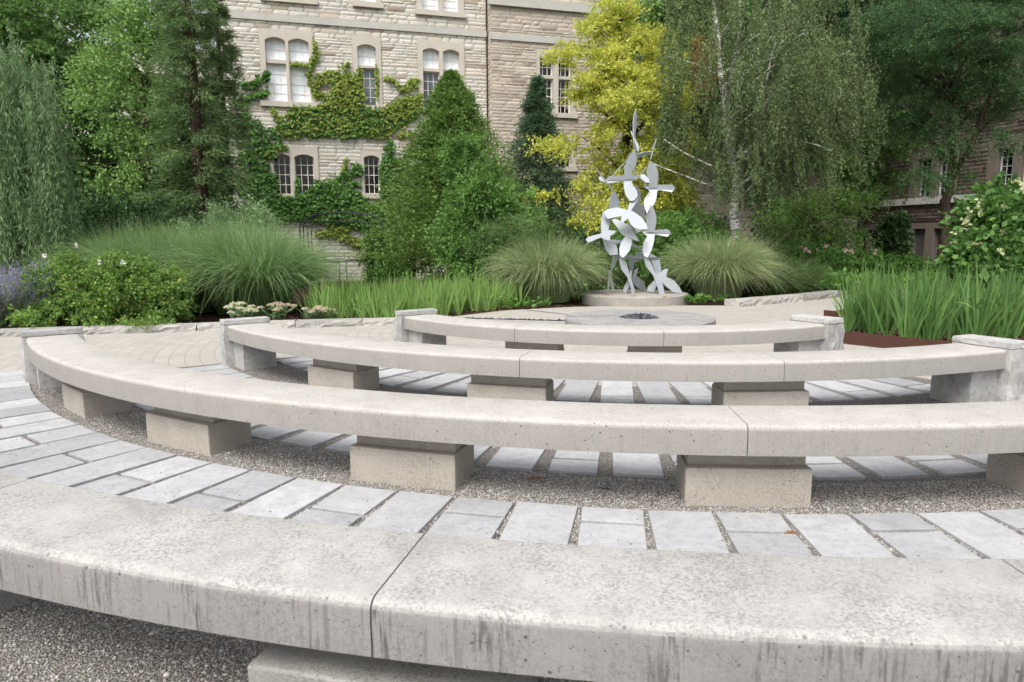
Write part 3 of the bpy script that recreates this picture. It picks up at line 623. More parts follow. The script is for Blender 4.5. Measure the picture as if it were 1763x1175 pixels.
plate([([(695,660),(730,665),(765,720),(810,820),(850,870),(885,930),(912,1064),(858,1062),(838,980),(790,850),(720,760)], .5, .3)], 1, -.3)
plate([([(765,692),(856,690),(872,805),(820,832)], .2, .2)], 1, .1)
plate([([(820,830),(870,810),(905,785),(942,783),(918,862),(1000,900),(1050,960),(1088,1028),(1000,1022),(930,970),(872,910),(820,880)], .3, .35)], 1, -.1)
plate([([(800,900),(832,940),(797,1022),(728,1008),(735,965),(775,925)], -.4, .3)], 1, .1)
plate([([(762,628),(832,666),(750,666)], .2, .6)], 1, .2)
mb = MB()
for (px, py) in ((1046, 508), (1077, 505.5), (1091, 510), (1124, 503), (1144, 511)):
    p = G(px, py, .187)-sc_base; mb = MB(); mb.prism([(p.x+.05*math.cos(i*.785), p.y+.05*math.sin(i*.785)) for i in range(8)], .001, .010); mb.build('foot_plate', M['rust_stain'], sculpture)

# ================================================================== CURBS AND STEEL EDGING
def rock_block(p0, p1, w, h, label, grp=None, name='curb_stone', rough=.02):
    a = Vector((p0[0], p0[1], 0)); b = Vector((p1[0], p1[1], 0)); Ln = (b-a).length; n = max(4, int(Ln/.07)); nz = 4; nw = 3
    root_z = math.atan2((b-a).y, (b-a).x); V = []; F = []; idx = {}
    def vid(i, j, k):
        if (i, j, k) not in idx:
            x = Ln*i/n; y = w*j/nw; z = -.04+(h+.04)*k/nz
            if j == 0 and k < nz: y -= rng.uniform(-.3, 1)*rough
            if k == nz: z += rng.uniform(-1, 1)*.002; 
            if k == nz and j == 0: y += rng.uniform(0, .012)
            if k == nz-1 and j == 0: z += rng.uniform(-.02, .01)
            if i in (0, n): x += rng.uniform(-.3, .3)*rough
            idx[(i, j, k)] = len(V); V.append((x, y, z))
        return idx[(i, j, k)]
    for i in range(n):
        for j in range(nw): F.append((vid(i,j,nz), vid(i+1,j,nz), vid(i+1,j+1,nz), vid(i,j+1,nz)))
        for k in range(nz): F.append((vid(i,0,k), vid(i+1,0,k), vid(i+1,0,k+1), vid(i,0,k+1))); F.append((vid(i,nw,k), vid(i,nw,k+1), vid(i+1,nw,k+1), vid(i+1,nw,k)))
    for j in range(nw):
        for k in range(nz): F.append((vid(0,j,k), vid(0,j,k+1), vid(0,j+1,k+1), vid(0,j+1,k))); F.append((vid(n,j,k), vid(n,j+1,k), vid(n,j+1,k+1), vid(n,j,k+1)))
    mb = MB(); mb.add(V, F); o = mb.build(name, M['curb'], None, a); o.rotation_euler = (0, 0, root_z); return tag(o, label, 'curb stone', grp)
cl_ = [(-13.5, 8.0), (-9.2, 9.05), (-6.9, 9.72), (-4.72, 10.18), (-3.35, 10.52), (-2.35, 10.68), (-1.15, 10.86)]
LB = ['rough limestone curb stone at the far left edge in front of the lavender', 'rough limestone curb stone left of the third bench end block', 'long rough limestone curb stone in front of the rose bush', 'rough limestone curb stone in front of the cream sedum', 'pale limestone curb stone in front of the tall maiden grass and pink sedum', 'rough limestone curb stone touching the end block of the farthest bench']
for i, (a, b) in enumerate(zip(cl_[:-1], cl_[1:])):
    a = Vector((*a, 0)); b = Vector((*b, 0)); g = (b-a).normalized()*.006; rock_block(a+g, b-g, .24, .10, LB[i])
a = G(1272, 529); b = G(1384, 519); c = G(1456, 511)
rock_block(a, a+(b-a)*.98, .35, .13, 'rough limestone curb stone in front of the dark green grass, nearer the sculpture'); rock_block(b, c, .35, .13, 'rough limestone curb stone behind the steel planter corner')
def steel_edge(pts, h, label, t=.012):
    base = Vector((*pts[0], 0)); root = None; mb = MB()
    for a, b in zip(pts[:-1], pts[1:]):
        a = Vector((*a, 0))-base; b = Vector((*b, 0))-base; d = (b-a).normalized(); n = Vector((-d.y, d.x, 0))*t; a2 = a-d*.0; b2 = b+d*.0
        mb.add([a2, b2, b2+n, a2+n, a2+Vector((0,0,h)), b2+Vector((0,0,h)), b2+n+Vector((0,0,h)), a2+n+Vector((0,0,h))], [(3,2,1,0),(4,5,6,7),(0,1,5,4),(1,2,6,5),(2,3,7,6),(3,0,4,7)])
    return tag(mb.build('steel_edging', M['corten'], None, base), label, 'planter edging')
bedR = [(5.1, 11.15), (5.55, 10.55), (4.06, 8.75), (5.0, 7.6), (6.6, 5.7), (14, 7), (16, 13), (9, 14), (6.3, 12.6)]
steel_edge(bedR[:5], .16, 'low rusty steel edging around the right iris bed')
sheet('mulch_bed', [(x+.02, y) for x, y in bedR], .09, M['soil'])
mb = MB()
def chips(n, poly, z):
    xs = [p[0] for p in poly]; ys = [p[1] for p in poly]; out = []
    while len(out) < n:
        x = random.uniform(min(xs), max(xs)); y = random.uniform(min(ys), max(ys)); ins = False; j = len(poly)-1
        for i in range(len(poly)):
            if ((poly[i][1] > y) != (poly[j][1] > y)) and x < (poly[j][0]-poly[i][0])*(y-poly[i][1])/(poly[j][1]-poly[i][1])+poly[i][0]: ins = not ins
            j = i
        if ins: out.append((x, y, z+random.uniform(0, .02)))
    return np.array(out)
mulch = mat_leaf('mulch_chip', [(.05,.03,.02), (.10,.06,.04), (.16,.10,.065)], .0, patch=0)
near_bed = [(4.1, 8.75), (5.0, 7.7), (8, 7.4), (8, 9.5), (5.6, 10.5)]; P = chips(5000, near_bed, .095)
tag(leaf_obj('bark_mulch', P, rng.normal(size=P.shape)*[1,1,.25], .05, .022, mulch), kind='stuff')
bedL = [(-4.5, 10.5), (-1.9, 11.0), (-1.0, 12.1), (-.12, 13.0), (1.3, 13.7), (0, 15), (-4, 13)]; P = chips(5000, bedL, -.01)
tag(leaf_obj('bark_mulch', P, rng.normal(size=P.shape)*[1,1,.25], .05, .022, mulch), kind='stuff')
sheet('mulch_bed', bedL, -.012, M['soil'])

# ================================================================== BUILDINGS
UF = Vector((.961, .275, 0)).normalized(); UW = Vector((UF.y, -UF.x, 0))
class Wall:
    """local frame: X along the wall, Y into the building, Z up"""
    def __init__(s, O, u): s.O = Vector((O[0], O[1], 0)); s.u = u; s.m = Vector((-u.y, u.x, 0)); s.rz = math.atan2(u.y, u.x)
    def at(s, px, py, off=0.0):
        d = ray(px, py); o = Vector((0,0,CAMH)); t = s.m.dot(s.O + s.m*off - o)/s.m.dot(d); p = o + d*t
        return (p - s.O).dot(s.u), p.z
    def world(s, x, y, z): return s.O + s.u*x + s.m*y + Vector((0,0,z))
O1 = D(600, 414, 23); W1 = Wall(O1, UF); O2 = D(1625, 340, 24.3); W2 = Wall(O2, UW)
def stones(x0, x1, z0, z1, holes, rows=(.11, .20), wid=(.22, .75), bulge=.026, M4=None):
    V = []; Q = []; z = z0
    while z < z1-.02:
        h = min(random.uniform(*rows), z1-z); g = .006
        segs = [(x0, x1)]
        for (a, b, c, d) in holes:
            if c < z+h*.5 < d:
                ns = []
                for (p, q) in segs:
                    if b <= p or a >= q: ns.append((p, q)); continue
                    if a > p: ns.append((p, a))
                    if b < q: ns.append((b, q))
                segs = ns
        for (p, q) in segs:
            x = p
            while x < q-.03:
                w = random.uniform(*wid)*(1.3 if h < .14 else 1); w = min(w, q-x)
                if q-(x+w) < .12: w = q-x
                hb = h; n = len(V); out = random.uniform(.3, 1)*bulge
                for j in range(3):
                    for i in range(4):
                        e = i in (0, 3) or j in (0, 2); y = .014 if e else -out*random.uniform(.5, 1.2)
                        u = (g if i == 0 else w-g if i == 3 else w*(i/3.0) + (random.uniform(-.05,.05)*w if w > .1 else 0)); v = (g if j == 0 else hb-g if j == 2 else hb*random.uniform(.35,.7))
                        if i == 1: u = min(u, .06) if w > .3 else u
                        if i == 2: u = max(u, w-.06) if w > .3 else u
                        V.append((x+u, y, z+v))
                for j in range(2):
                    for i in range(3): k = n+j*4+i; Q.append((k, k+1, k+5, k+4))
                x += w
        z += h
    if M4 is not None: V = [tuple(M4 @ Vector(v)) for v in V]
    return V, Q
def cells(mb, x0, x1, z0, z1, holes, y0, y1, M4=None):
    xs = sorted({x0, x1, *[v for h in holes for v in h[:2] if x0 < v < x1]}); zs = sorted({z0, z1, *[v for h in holes for v in h[2:] if z0 < v < z1]})
    for a, b in zip(xs[:-1], xs[1:]):
        for c, d in zip(zs[:-1], zs[1:]):
            if not any(h[0] < (a+b)/2 < h[1] and h[2] < (c+d)/2 < h[3] for h in holes): mb.box(a, b, y0, y1, c, d, M4)
def window(root, wall, lights, ytop, ybot, surr, transom=None, off=0.0, glass='glass_dark', glass_up=None, bars=(3, 4), trim='trim', rise=.16, sill=True, zsill=.16, frame='frame', bars_up=2, louver=()):
    """pixel description -> a stone surround (> frame, panes); returns the hole in the wall"""
    xm = (surr[0]+surr[1])/2; ym = (ytop+ybot)/2
    ls = [(wall.at(a, ym, off)[0], wall.at(b, ym, off)[0]) for a, b in lights]
    zt = wall.at(xm, ytop, off)[1]; zb = wall.at(xm, ybot, off)[1]; sl = wall.at(surr[0], ym, off)[0]; sr = wall.at(surr[1], ym, off)[0]; st = wall.at(xm, surr[2], off)[1]
    f, bk = -.035+off, .30+off; mb = MB()
    edges = [sl]+[v for l in ls for v in l]+[sr]; z0 = zb
    for i in range(0, len(edges), 2): mb.box(edges[i], edges[i+1], f, bk, z0, st)
    r = rise*(ls[0][1]-ls[0][0])
    for (a, b) in ls:
        n = 10; pr = [(a+(b-a)*i/n, zt-r*(2*i/n-1)**2) for i in range(n+1)]
        vs = [(x, f, z) for x, z in pr]+[(x, f, st) for x, z in pr]+[(x, bk, z) for x, z in pr]; k = n+1
        mb.add(vs, [(i, i+1, k+i+1, k+i) for i in range(n)]+[(i, 2*k+i, 2*k+i+1, i+1) for i in range(n)])
        mb.add([(a, f, st), (b, f, st), (b, bk, st), (a, bk, st)], [(0,1,2,3)])
    tz = None
    if transom:
        tz = (wall.at(xm, transom[1], off)[1], wall.at(xm, transom[0], off)[1])
        for a, b in ls: mb.box(a, b, .03+off, bk-.02, tz[0], tz[1])
    if sill: mb.box(sl-.06, sr+.06, f-.06, bk, zb-zsill, zb)
    o = mb.build('window', M[trim], root)
    fr = MB(); lo = MB(); up = MB(); lv = MB(); gy = .20+off; t = .028
    def sash(a, b, c, d, arch, nx, nz, gl):
        fr.box(a, a+t, gy-.05, gy, c, d-(r if arch else 0)); fr.box(b-t, b, gy-.05, gy, c, d-(r if arch else 0)); fr.box(a+t, b-t, gy-.05, gy, c, c+t)
        if not arch: fr.box(a+t, b-t, gy-.05, gy, d-t, d)
        else:
            n = 8
            for i in range(n):
                x = a+(b-a)*i/n; x2 = a+(b-a)*(i+1)/n; za = d-r*(2*i/n-1)**2; zb2 = d-r*(2*(i+1)/n-1)**2
                fr.add([(x, gy-.05, za-t*1.1), (x2, gy-.05, zb2-t*1.1), (x2, gy-.05, zb2), (x, gy-.05, za), (x, gy, za-t*1.1), (x2, gy, zb2-t*1.1)], [(0,1,2,3), (0,4,5,1)])
        for i in range(1, nx): x = a+(b-a)*i/nx; dd = d-(r*(2*i/nx-1)**2 if arch else 0)-t; fr.box(x-.010, x+.010, gy-.018, gy, c+t, dd)
        for j in range(1, nz): z = c+(d-c)*j/nz; fr.box(a+t, b-t, gy-.015, gy-.001, z-.010, z+.010)
        if arch:
            n = 8; pr = [(a+(b-a)*i/n, d-r*(2*i/n-1)**2) for i in range(n+1)]; gl.add([(a, gy+.004, c), (b, gy+.004, c)]+[(x, gy+.004, z) for x, z in pr[::-1]], [tuple(range(n+3))])
        else: gl.add([(a, gy+.004, c), (b, gy+.004, c), (b, gy+.004, d), (a, gy+.004, d)], [(0,1,2,3)])
    for q, (a, b) in enumerate(ls):
        if q in louver:
            z = zb+.03
            while z < zt-.05: lv.box(a+.02, b-.02, gy-.06, gy-.03, z, z+.045, None); z += .085
            lv.box(a, b, gy, gy+.02, zb, zt); continue
        if tz: sash(a, b, zb, tz[0], False, bars[0], bars[1], lo); sash(a, b, tz[1], zt, True, bars[0], bars_up, up)
        else: sash(a, b, zb, zt, rise > 0, bars[0], bars[1], lo)
    if fr.v: fr.build('window_frame', M[frame], o)
    if lo.v: lo.build('pane', M[glass], o)
    if up.v: up.build('pane', M[glass_up or glass], o)
    if lv.v: lv.build('louver', M['louver'], o)
    return (sl, sr, zb-zsill if sill else zb, st)

# --- the pale main building
hall = empty('stone_building', W1.O, W1.rz, label='pale rubble stone college building with arched windows and creeper on its wall', cat='building')
holes = []
w = lambda *a, **k: holes.append(window(hall, W1, *a, **k))
w([(458.5,493),(498.5,533)], 66, 176, (449,542,52), (103.5,110), glass='glass_pale', glass_up='glass_pale', bars=(3,4))
w([(616.5,648)], 77, 182, (608,657,63), (112.5,117), glass='glass_mid', glass_up='glass_pale', bars=(3,4))
w([(728.5,757),(763,791)], 85, 187, (720,800,72), (118.5,124), glass='glass_mid', glass_up='glass_pale', bars=(3,4))
w([(471,501),(508,541)], 266, 335, (466,549,252), glass='glass_dark', bars=(3,4))
w([(627,653.5)], 268, 334, (622,658,261), glass='glass_dark', bars=(3,4))
w([(530,549)], 438, 486, (522,559,425), glass='glass_dark', bars=(2,3), rise=.2, sill=False)
w([(632,656)], 432, 486, (622,667,421), glass='glass_dark', bars=(2,3), rise=.2, sill=False)
w([(458,492),(498,532)], -105, -4, (449,541,-118), (-70,-64), glass='glass_pale', glass_up='glass_pale', bars=(3,5))
w([(617,646.5)], -90, 4.5, (609,655,-103), (-58,-53), glass='glass_pale', glass_up='glass_pale', bars=(3,5))
w([(725.5,754.5),(761,789)], -75, 20, (716,798,-88), (-44,-39), glass='glass_pale', glass_up='glass_pale', bars=(3,5))
sL = W1.at(384, 250)[0]; sB = W1.at(839, 250)[0]; zc0 = W1.at(600, 47)[1]; zc1 = W1.at(600, 36)[1]; HT = 13.0
hc = holes + [(sL-1, sB+1, zc0, zc1)]
V, Q = stones(sL+.1, sB, -.1, HT, hc, rows=(.07, .15), wid=(.16, .6)); link('wall', mesh_np('wall', V, Q), M['stone'], hall)
mb = MB(); cells(mb, sL, sB, -.1, HT, holes, .012, .34); mb.box(sL, sB+14, .345, 12, -.1, HT-.01); mb.build('wall_core', M['mortar'], hall)
mb = MB(); mb.box(sL-.02, sB, -.055, .01, zc0, zc1); mb.build('string_course', M['trim_grey'], hall)
V, Q = stones(-.1, 11, -.1, HT, [], M4=Matrix.Translation((sL, 0, 0)) @ Matrix.Rotation(math.pi/2, 4, 'Z') @ Matrix.Scale(-1, 4, (1,0,0)) @ Matrix.Scale(1,4)); V = [(sL-(abs(v[0]-sL) if v[0] < sL else -(v[0]-sL)), abs(v[1]), v[2]) for v in V]
link('side_wall', mesh_np('side_wall', V, Q), M['stone'], hall)
# --- the browner bay that steps forward
BO = -.45; hb = []; wb = lambda *a, **k: hb.append(window(hall, W1, *a, off=BO, **k))
wb([(929,952.5),(961,983.5)], 100, 195, (924,991,90), (130.5,136), glass='glass_dark', bars=(3,4))
wb([(931,953),(961,984)], 257, 287, (924,991,246), glass='glass_dark', bars=(3,2))
wb([(931,953),(961,984)], 312, 348, (924,991,303), glass='glass_dark', bars=(3,2), rise=0)
sb = W1.at(847, 250, BO)[0]; sE = sb+15.5; zb0 = W1.at(900, 72, BO)[1]; zb1 = W1.at(900, 61, BO)[1]; zl0 = W1.at(930, 17, BO)[1]; zl1 = zl0+.28
hcb = hb + [(sb-1, sE+1, zb0, zb1), (sb-1, sE+1, zl0, zl1)]
V, Q = stones(sb, sE, -.1, HT, hcb, rows=(.07, .15), wid=(.18, .6), M4=Matrix.Translation((0, BO, 0))); link('bay_wall', mesh_np('bay_wall', V, Q), M['stone_bay'], hall)
V, Q = stones(0, -BO, -.1, HT, [], wid=(.2, .45), M4=Matrix.Translation((sb, 0, 0)) @ Matrix.Rotation(-math.pi/2, 4, 'Z')); link('bay_return', mesh_np('bay_return', V, Q), M['stone_bay'], hall)
mb = MB(); cells(mb, sb+.012, sE, -.1, HT, hb, BO+.013, BO+.34); mb.box(sb+.02, sE, BO+.345, .34, -.1, HT-.02); mb.build('bay_core', M['mortar'], hall)
mb = MB(); mb.box(sb-.05, sE, BO-.05, BO+.01, zb0, zb1); mb.box(sb-.1, sE, BO-.12, BO+.01, zl0, zl1); mb.build('bay_ledge', M['trim_grey'], hall)
# --- the dark wing on the right
wing = empty('stone_wing', W2.O, W2.rz, label='dark brown stone wing in the shade of the trees on the right', cat='building')
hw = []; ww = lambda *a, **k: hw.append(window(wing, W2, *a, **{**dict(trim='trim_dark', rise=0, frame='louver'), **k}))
ww([(1473,1488),(1494,1512)], 270, 343, (1462,1522,258), glass='glass_dark', bars=(3,5), sill=False)
ww([(1580,1603),(1613,1636)], 272, 338, (1568,1648,259), glass='glass_dark', bars=(3,5), frame='frame_white', sill=False)
ww([(1716,1745),(1757,1788)], 252, 330, (1700,1805,236), glass='glass_dark', bars=(3,5), frame='frame_white', sill=False)
ww([(1382,1396),(1402,1416)], 285, 348, (1372,1425,274), glass='glass_dark', bars=(3,5), sill=False)
ww([(1494,1512)], 397, 440, (1482,1522,386), glass='glass_dark', bars=(2,3), sill=False)
ww([(1570,1592),(1606,1624)], 394, 456, (1558,1636,384), glass='glass_mid', bars=(2,4), louver=(0,), sill=False)
ww([(1412,1424)], 405, 440, (1404,1432,396), glass='glass_dark', bars=(2,3), sill=False)
ww([(1624,1638),(1645,1660)], 88, 150, (1612,1672,74), glass='glass_mid', bars=(3,5), sill=False)
ww([(1722,1745),(1755,1780)], 40, 118, (1708,1795,24), glass='glass_dark', bars=(3,5), sill=False)
ww([(1500,1514),(1520,1536)], 120, 180, (1490,1546,108), glass='glass_dark', bars=(3,5), sill=False)
w0, w1 = -16.5, 12.0; zl = W2.at(1625, 350)[1]; zh = W2.at(1625, 338)[1]
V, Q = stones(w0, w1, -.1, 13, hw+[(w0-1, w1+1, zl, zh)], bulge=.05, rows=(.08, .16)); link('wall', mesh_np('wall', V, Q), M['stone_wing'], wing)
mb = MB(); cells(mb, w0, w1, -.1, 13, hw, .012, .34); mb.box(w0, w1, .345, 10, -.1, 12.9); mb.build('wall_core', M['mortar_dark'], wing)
mb = MB(); mb.box(w0, w1, -.13, .01, zl, zh); mb.build('sill_ledge', M['trim_grey'], wing)
# --- building far behind the left trees
fb = Wall(D(120, 414, 46), Vector((1, .1, 0)).normalized()); far = empty('distant_building', fb.O, fb.rz, label='grey stone building glimpsed through the trees on the left', cat='building')
V, Q = stones(-14, 9, 0, 11.5, [], rows=(.3, .5), wid=(.6, 1.6)); link('wall', mesh_np('wall', V, Q), M['stone'], far)
mb = MB(); mb.box(-14, 9, .02, 10, 0, 11.5); mb.add([(-14.5,-.5,11.5),(9.5,-.5,11.5),(9.5,5,15),(-14.5,5,15),(9.5,10.5,11.5),(-14.5,10.5,11.5)], [(0,1,2,3),(3,2,4,5),(1,4,2),(0,3,5)]); mb.build('wall_core', M['mortar'], far)
for x in (-11, -7.5, -4, -.5, 3, 6.5):
    for z in (2, 5.6, 9): mb = MB(); mb.box(x-.7, x+.7, -.06, .01, z-.9, z+.9); wo = mb.build('window', M['trim'], far); mb = MB(); mb.box(x-.5, x+.5, -.075, -.062, z-.75, z+.75); mb.build('pane', M['glass_mid'], wo)

# ================================================================== CREEPER ON THE WALL
def inpoly(x, y, poly):
    ins = np.zeros(len(x), bool); j = len(poly)-1
    for i in range(len(poly)):
        xi, yi = poly[i]; xj, yj = poly[j]; c = ((yi > y) != (yj > y)) & (x < (xj-xi)*(y-yi)/(yj-yi+1e-9)+xi); ins ^= c; j = i
    return ins
def wall_leaves(pts_px, size, mat, name, root, off=.0, thick=.12):
    P = []
    for (x, y) in pts_px:
        s, z = W1.at(x, y, off-.06); P.append((s, z))
    P = np.array(P); n = len(P); Y = off-.05-np.abs(rng.normal(scale=thick, size=n))
    L3 = np.stack([P[:, 0], Y, P[:, 1]], 1); u = np.array(W1.u); m = np.array(W1.m); Wd = np.array(W1.O) + L3[:, :1]*u + L3[:, 1:2]*m + L3[:, 2:]*np.array([0,0,1.])
    base = np.array(root.location); A = rng.normal(scale=.55, size=(n, 3)); A[:, 2] -= .9; A += -m*.25; A = unit(A)
    B = unit(np.cross(A, unit(m + rng.normal(scale=.35, size=(n, 3))))); l = size*rng.uniform(.7, 1.3, (n, 1))
    V = np.empty((n, 4, 3)); V[:, 0] = Wd; V[:, 1] = Wd + A*l*.35 + B*l*.5; V[:, 2] = Wd + A*l; V[:, 3] = Wd + A*l*.35 - B*l*.5
    return link(name, mesh_np(name, V.reshape(-1, 3)-base, np.arange(4*n).reshape(-1, 4)), mat, root)
def poly_pts(poly, n, hole=.25):
    poly = [(380+x/2.35, y/2.35) for x, y in poly]; p = np.array(poly); lo, hi = p.min(0), p.max(0); out = []
    x = rng.uniform(lo[0], hi[0], n*4); y = rng.uniform(lo[1], hi[1], n*4)
    nz = np.sin(x*.21+y*.13)*np.sin(y*.27-x*.11)+.6*np.sin(x*.55+1.3)*np.sin(y*.5); jx = x+rng.normal(scale=3, size=len(x)); jy = y+rng.normal(scale=3, size=len(x))
    k = inpoly(jx, jy, poly) & (nz > -1.0+hole); return np.stack([x[k], y[k]], 1)[:n]
def path_pts(path, n, wd):
    p = np.array([(380+x/2.35, y/2.35) for x, y in path]); t = rng.uniform(0, len(p)-1.001, n); i = t.astype(int); f = (t-i)[:, None]; return p[i]*(1-f)+p[i+1]*f + rng.normal(scale=wd/3.6, size=(n, 2))
def vine(label, parts, stems, root_px):
    o = W1.world(*[W1.at(*root_px)[0], -.1, 0]); root = empty('climbing_vine', o, label=label, cat='climbing plant')
    for (pts, size, mat, th) in parts: wall_leaves(pts, size, L[mat], 'foliage', root, thick=th)
    mb = MB()
    for st in stems:
        pts = []
        for (x, y) in st: s, z = W1.at(380+x/2.35, y/2.35); pts.append(W1.world(s, -.06, z)-o)
        mb.tube(pts, .014, 5)
    if mb.v: mb.build('stem', M['bark'], root)
low = [(130,880),(140,780),(150,715),(215,700),(225,790),(300,805),(372,765),(392,735),(460,750),(520,760),(575,790),(580,825),(645,825),(655,760),(645,680),(680,640),(745,650),(775,720),(760,900),(750,1000),(770,1110),(700,1100),(660,1120),(600,1060),(625,1000),(605,940),(520,905),(440,900),(320,880),(200,885)]
vine('dark green creeper covering the lower wall around the two ground floor windows', [
    (poly_pts(low, 20000, .22), .095, 'ivy', .06), (path_pts([(665,680),(680,620),(683,580)], 260, 14), .11, 'ivy', .05),
    (path_pts([(440,745),(500,705),(560,690),(545,670)], 330, 12), .11, 'ivy', .04), (path_pts([(500,720),(505,640)], 90, 6), .09, 'ivy_lime', .03),
    (path_pts([(560,745),(510,735)], 90, 6), .10, 'ivy', .03), (path_pts([(305,790),(315,720)], 90, 6), .10, 'ivy', .03),
    (path_pts([(390,940),(450,945),(520,965),(560,985),(615,995)], 380, 11), .10, 'ivy_lime', .03), (path_pts([(440,920),(520,930)], 220, 12), .10, 'ivy_lime', .03)],
    [[(690,1110),(700,900),(690,640)], [(300,860),(430,880),(600,860)], [(560,760),(500,740),(430,700)]], (690, 470))
mid = [(228,522),(262,480),(290,430),(400,432),(440,392),(480,330),(560,300),(560,420),(640,442),(700,432),(732,405),(815,388),(812,455),(740,500),(690,512),(620,540),(540,555),(450,556),(330,538),(265,545)]
vine('yellow green creeper spreading over the middle of the wall between the storeys', [
    (poly_pts(mid, 6500, .7), .085, 'ivy', .035), (poly_pts(mid, 2600, .5), .08, 'ivy_lime', .06), (poly_pts([(400,430),(440,392),(480,330),(562,300),(560,420),(480,440)], 2600, .5), .08, 'ivy_lime', .05),
    (poly_pts([(640,442),(732,402),(815,385),(812,440),(700,500)], 1700, .6), .08, 'ivy_lime', .05),
    (path_pts([(385,345),(400,300),(470,290),(520,255)], 200, 9), .09, 'ivy_lime', .03), (path_pts([(390,335),(470,315),(530,300)], 200, 9), .09, 'ivy_lime', .03),
    (path_pts([(378,165),(382,230),(358,270),(360,330),(385,378),(412,382)], 300, 9), .10, 'ivy_lime', .03), (path_pts([(285,258),(355,262)], 90, 5), .09, 'ivy_lime', .02),
    (path_pts([(660,312),(700,325),(738,365),(770,330),(800,322)], 230, 7), .09, 'ivy_lime', .03), (path_pts([(740,365),(800,345)], 60, 5), .09, 'ivy_lime', .03),
    (path_pts([(562,270),(566,330),(575,400)], 130, 6), .10, 'ivy_lime', .03), (path_pts([(630,270),(632,400)], 100, 5), .09, 'ivy_lime', .03),
    (path_pts([(210,440),(240,495)], 60, 7), .10, 'ivy_lime', .03), (path_pts([(250,470),(225,520),(262,548),(330,552)], 110, 9), .08, 'ivy_lime', .03), (path_pts([(440,392),(455,350),(500,325),(545,300)], 150, 9), .08, 'ivy_lime', .03), (path_pts([(600,545),(660,552),(700,528),(780,470)], 150, 9), .08, 'ivy_lime', .03), (path_pts([(735,405),(780,400),(815,380)], 90, 6), .08, 'ivy_lime', .03), (path_pts([(720,545),(780,535)], 60, 6), .10, 'ivy_lime', .03)],
    [[(520,560),(510,480),(440,410)], [(640,545),(650,450),(740,370)]], (600, 470))
vine('mid green creeper climbing the left edge of the wall beside the big windows', [
    (poly_pts([(95,445),(160,500),(235,540),(245,585),(185,665),(200,700),(140,800),(80,800),(70,600)], 3600, 1.0), .085, 'ivy', .05),
    (path_pts([(80,345),(130,340),(185,310),(190,295)], 260, 10), .11, 'ivy', .04), (path_pts([(85,410),(130,385),(190,372)], 220, 10), .11, 'ivy', .04),
    (path_pts([(190,620),(225,600),(265,592)], 120, 6), .10, 'ivy_lime', .03)], [[(110,800),(130,560),(100,400)]], (430, 470))

# ================================================================== TRELLIS AND RAILING
tb = D(588, 480, 20); tb.z = 0; tr = empty('arched_trellis', tb, label='black iron arched garden trellis in front of the creeper wall', cat='trellis')
for Yt, dxp in ((19.6, 0), (20.5, 6)):
    def arc_pts(xl, xr, yt, ys):
        a = D(xl+dxp, ys, Yt); b = D(xr+dxp, ys, Yt); t = D((xl+xr)/2, yt, Yt); h = t.z-a.z; w2 = (b.x-a.x)/2
        return [Vector((a.x, Yt, 0))-tb] + [Vector(((a.x+b.x)/2-w2*math.cos(q*math.pi/16), Yt, (a.z+b.z)/2+h*math.sin(q*math.pi/16)**.8))-tb for q in range(17)] + [Vector((b.x, Yt, 0))-tb]
    o_ = arc_pts(516, 659, 366, 392); i_ = arc_pts(530, 643, 380, 398); mb = MB(); mb.tube(o_, .02, 6); mb.tube(i_, .015, 6); mb.build('arch_frame', M['iron'], tr)
    mb = MB()
    rungs = [(o_[k], i_[k]) for k in (2, 5, 8, 11, 14, 16)]
    for z in (.5, .9, 1.3): rungs += [(Vector((o_[0].x, o_[0].y, z)), Vector((i_[0].x, i_[0].y, z))), (Vector((o_[-1].x, o_[-1].y, z)), Vector((i_[-1].x, i_[-1].y, z)))]
    for q in rungs: mb = MB(); mb.tube(q, .011, 5); mb.build('rung', M['iron'], tr)
rb = D(590, 487, 18.8); rb.z = 0; ra = empty('handrail', rb, label='black iron handrail with two close posts under the trellis', cat='railing')
mb = MB(); a, b = D(548, 452, 18.8)-rb, D(634, 448, 18.8)-rb; mb.tube([a, b], .018, 6); mb.tube([D(548, 487, 18.8)-rb, D(634, 486, 18.8)-rb], .012, 6); mb.build('rail', M['iron'], ra)
for px in (584, 596, 632): p = D(px, 450, 18.8)-rb; mb = MB(); mb.tube([p, Vector((p.x, p.y, 0))], .014, 6); mb.build('post', M['iron'], ra)

# ================================================================== TREES
def gp(px, Y): p = D(px, 414, Y); return (p.x, p.y)
def T3(l): return [tuple(D(*q)) for q in l]
E = lambda *l: [ell(*q) for q in l]
tree('broadleaf_tree', 'large dark green broadleaf tree in the upper left corner behind the willow', 'tree', gp(90, 21), T3([(90,330,21),(80,200,21),(70,60,21),(60,-80,21)]), [.22,.2,.15,.1,.05],
     E((40,50,20.5,130,90),(150,80,20.5,110,110),(120,240,20.5,110,110),(30,200,21,100,120),(200,320,21,90,90),(-80,60,21,110,120),(130,380,20.5,110,50)), 330, L['maple'], M['bark'], per=230, tlen=1.0, leaf=.12, lw=.7, K=40, bias=.3)
tree('broadleaf_tree', 'light green slender tree standing left of the feathery larch', 'tree', gp(262, 17.8), T3([(258,300,17.8),(250,160,17.8),(262,20,17.8),(270,-60,17.8)]), [.09,.08,.06,.04,.02],
     E((240,70,17.8,55,85),(215,170,17.5,55,80),(255,200,17.5,45,60),(215,290,17.5,45,60),(275,30,18,40,60),(170,130,18,40,50),(235,350,17.5,40,40)), 190, L['lime'], M['bark_red'], per=120, tlen=.75, leaf=.085, lw=.6, K=40, droop=.5, bias=.2)
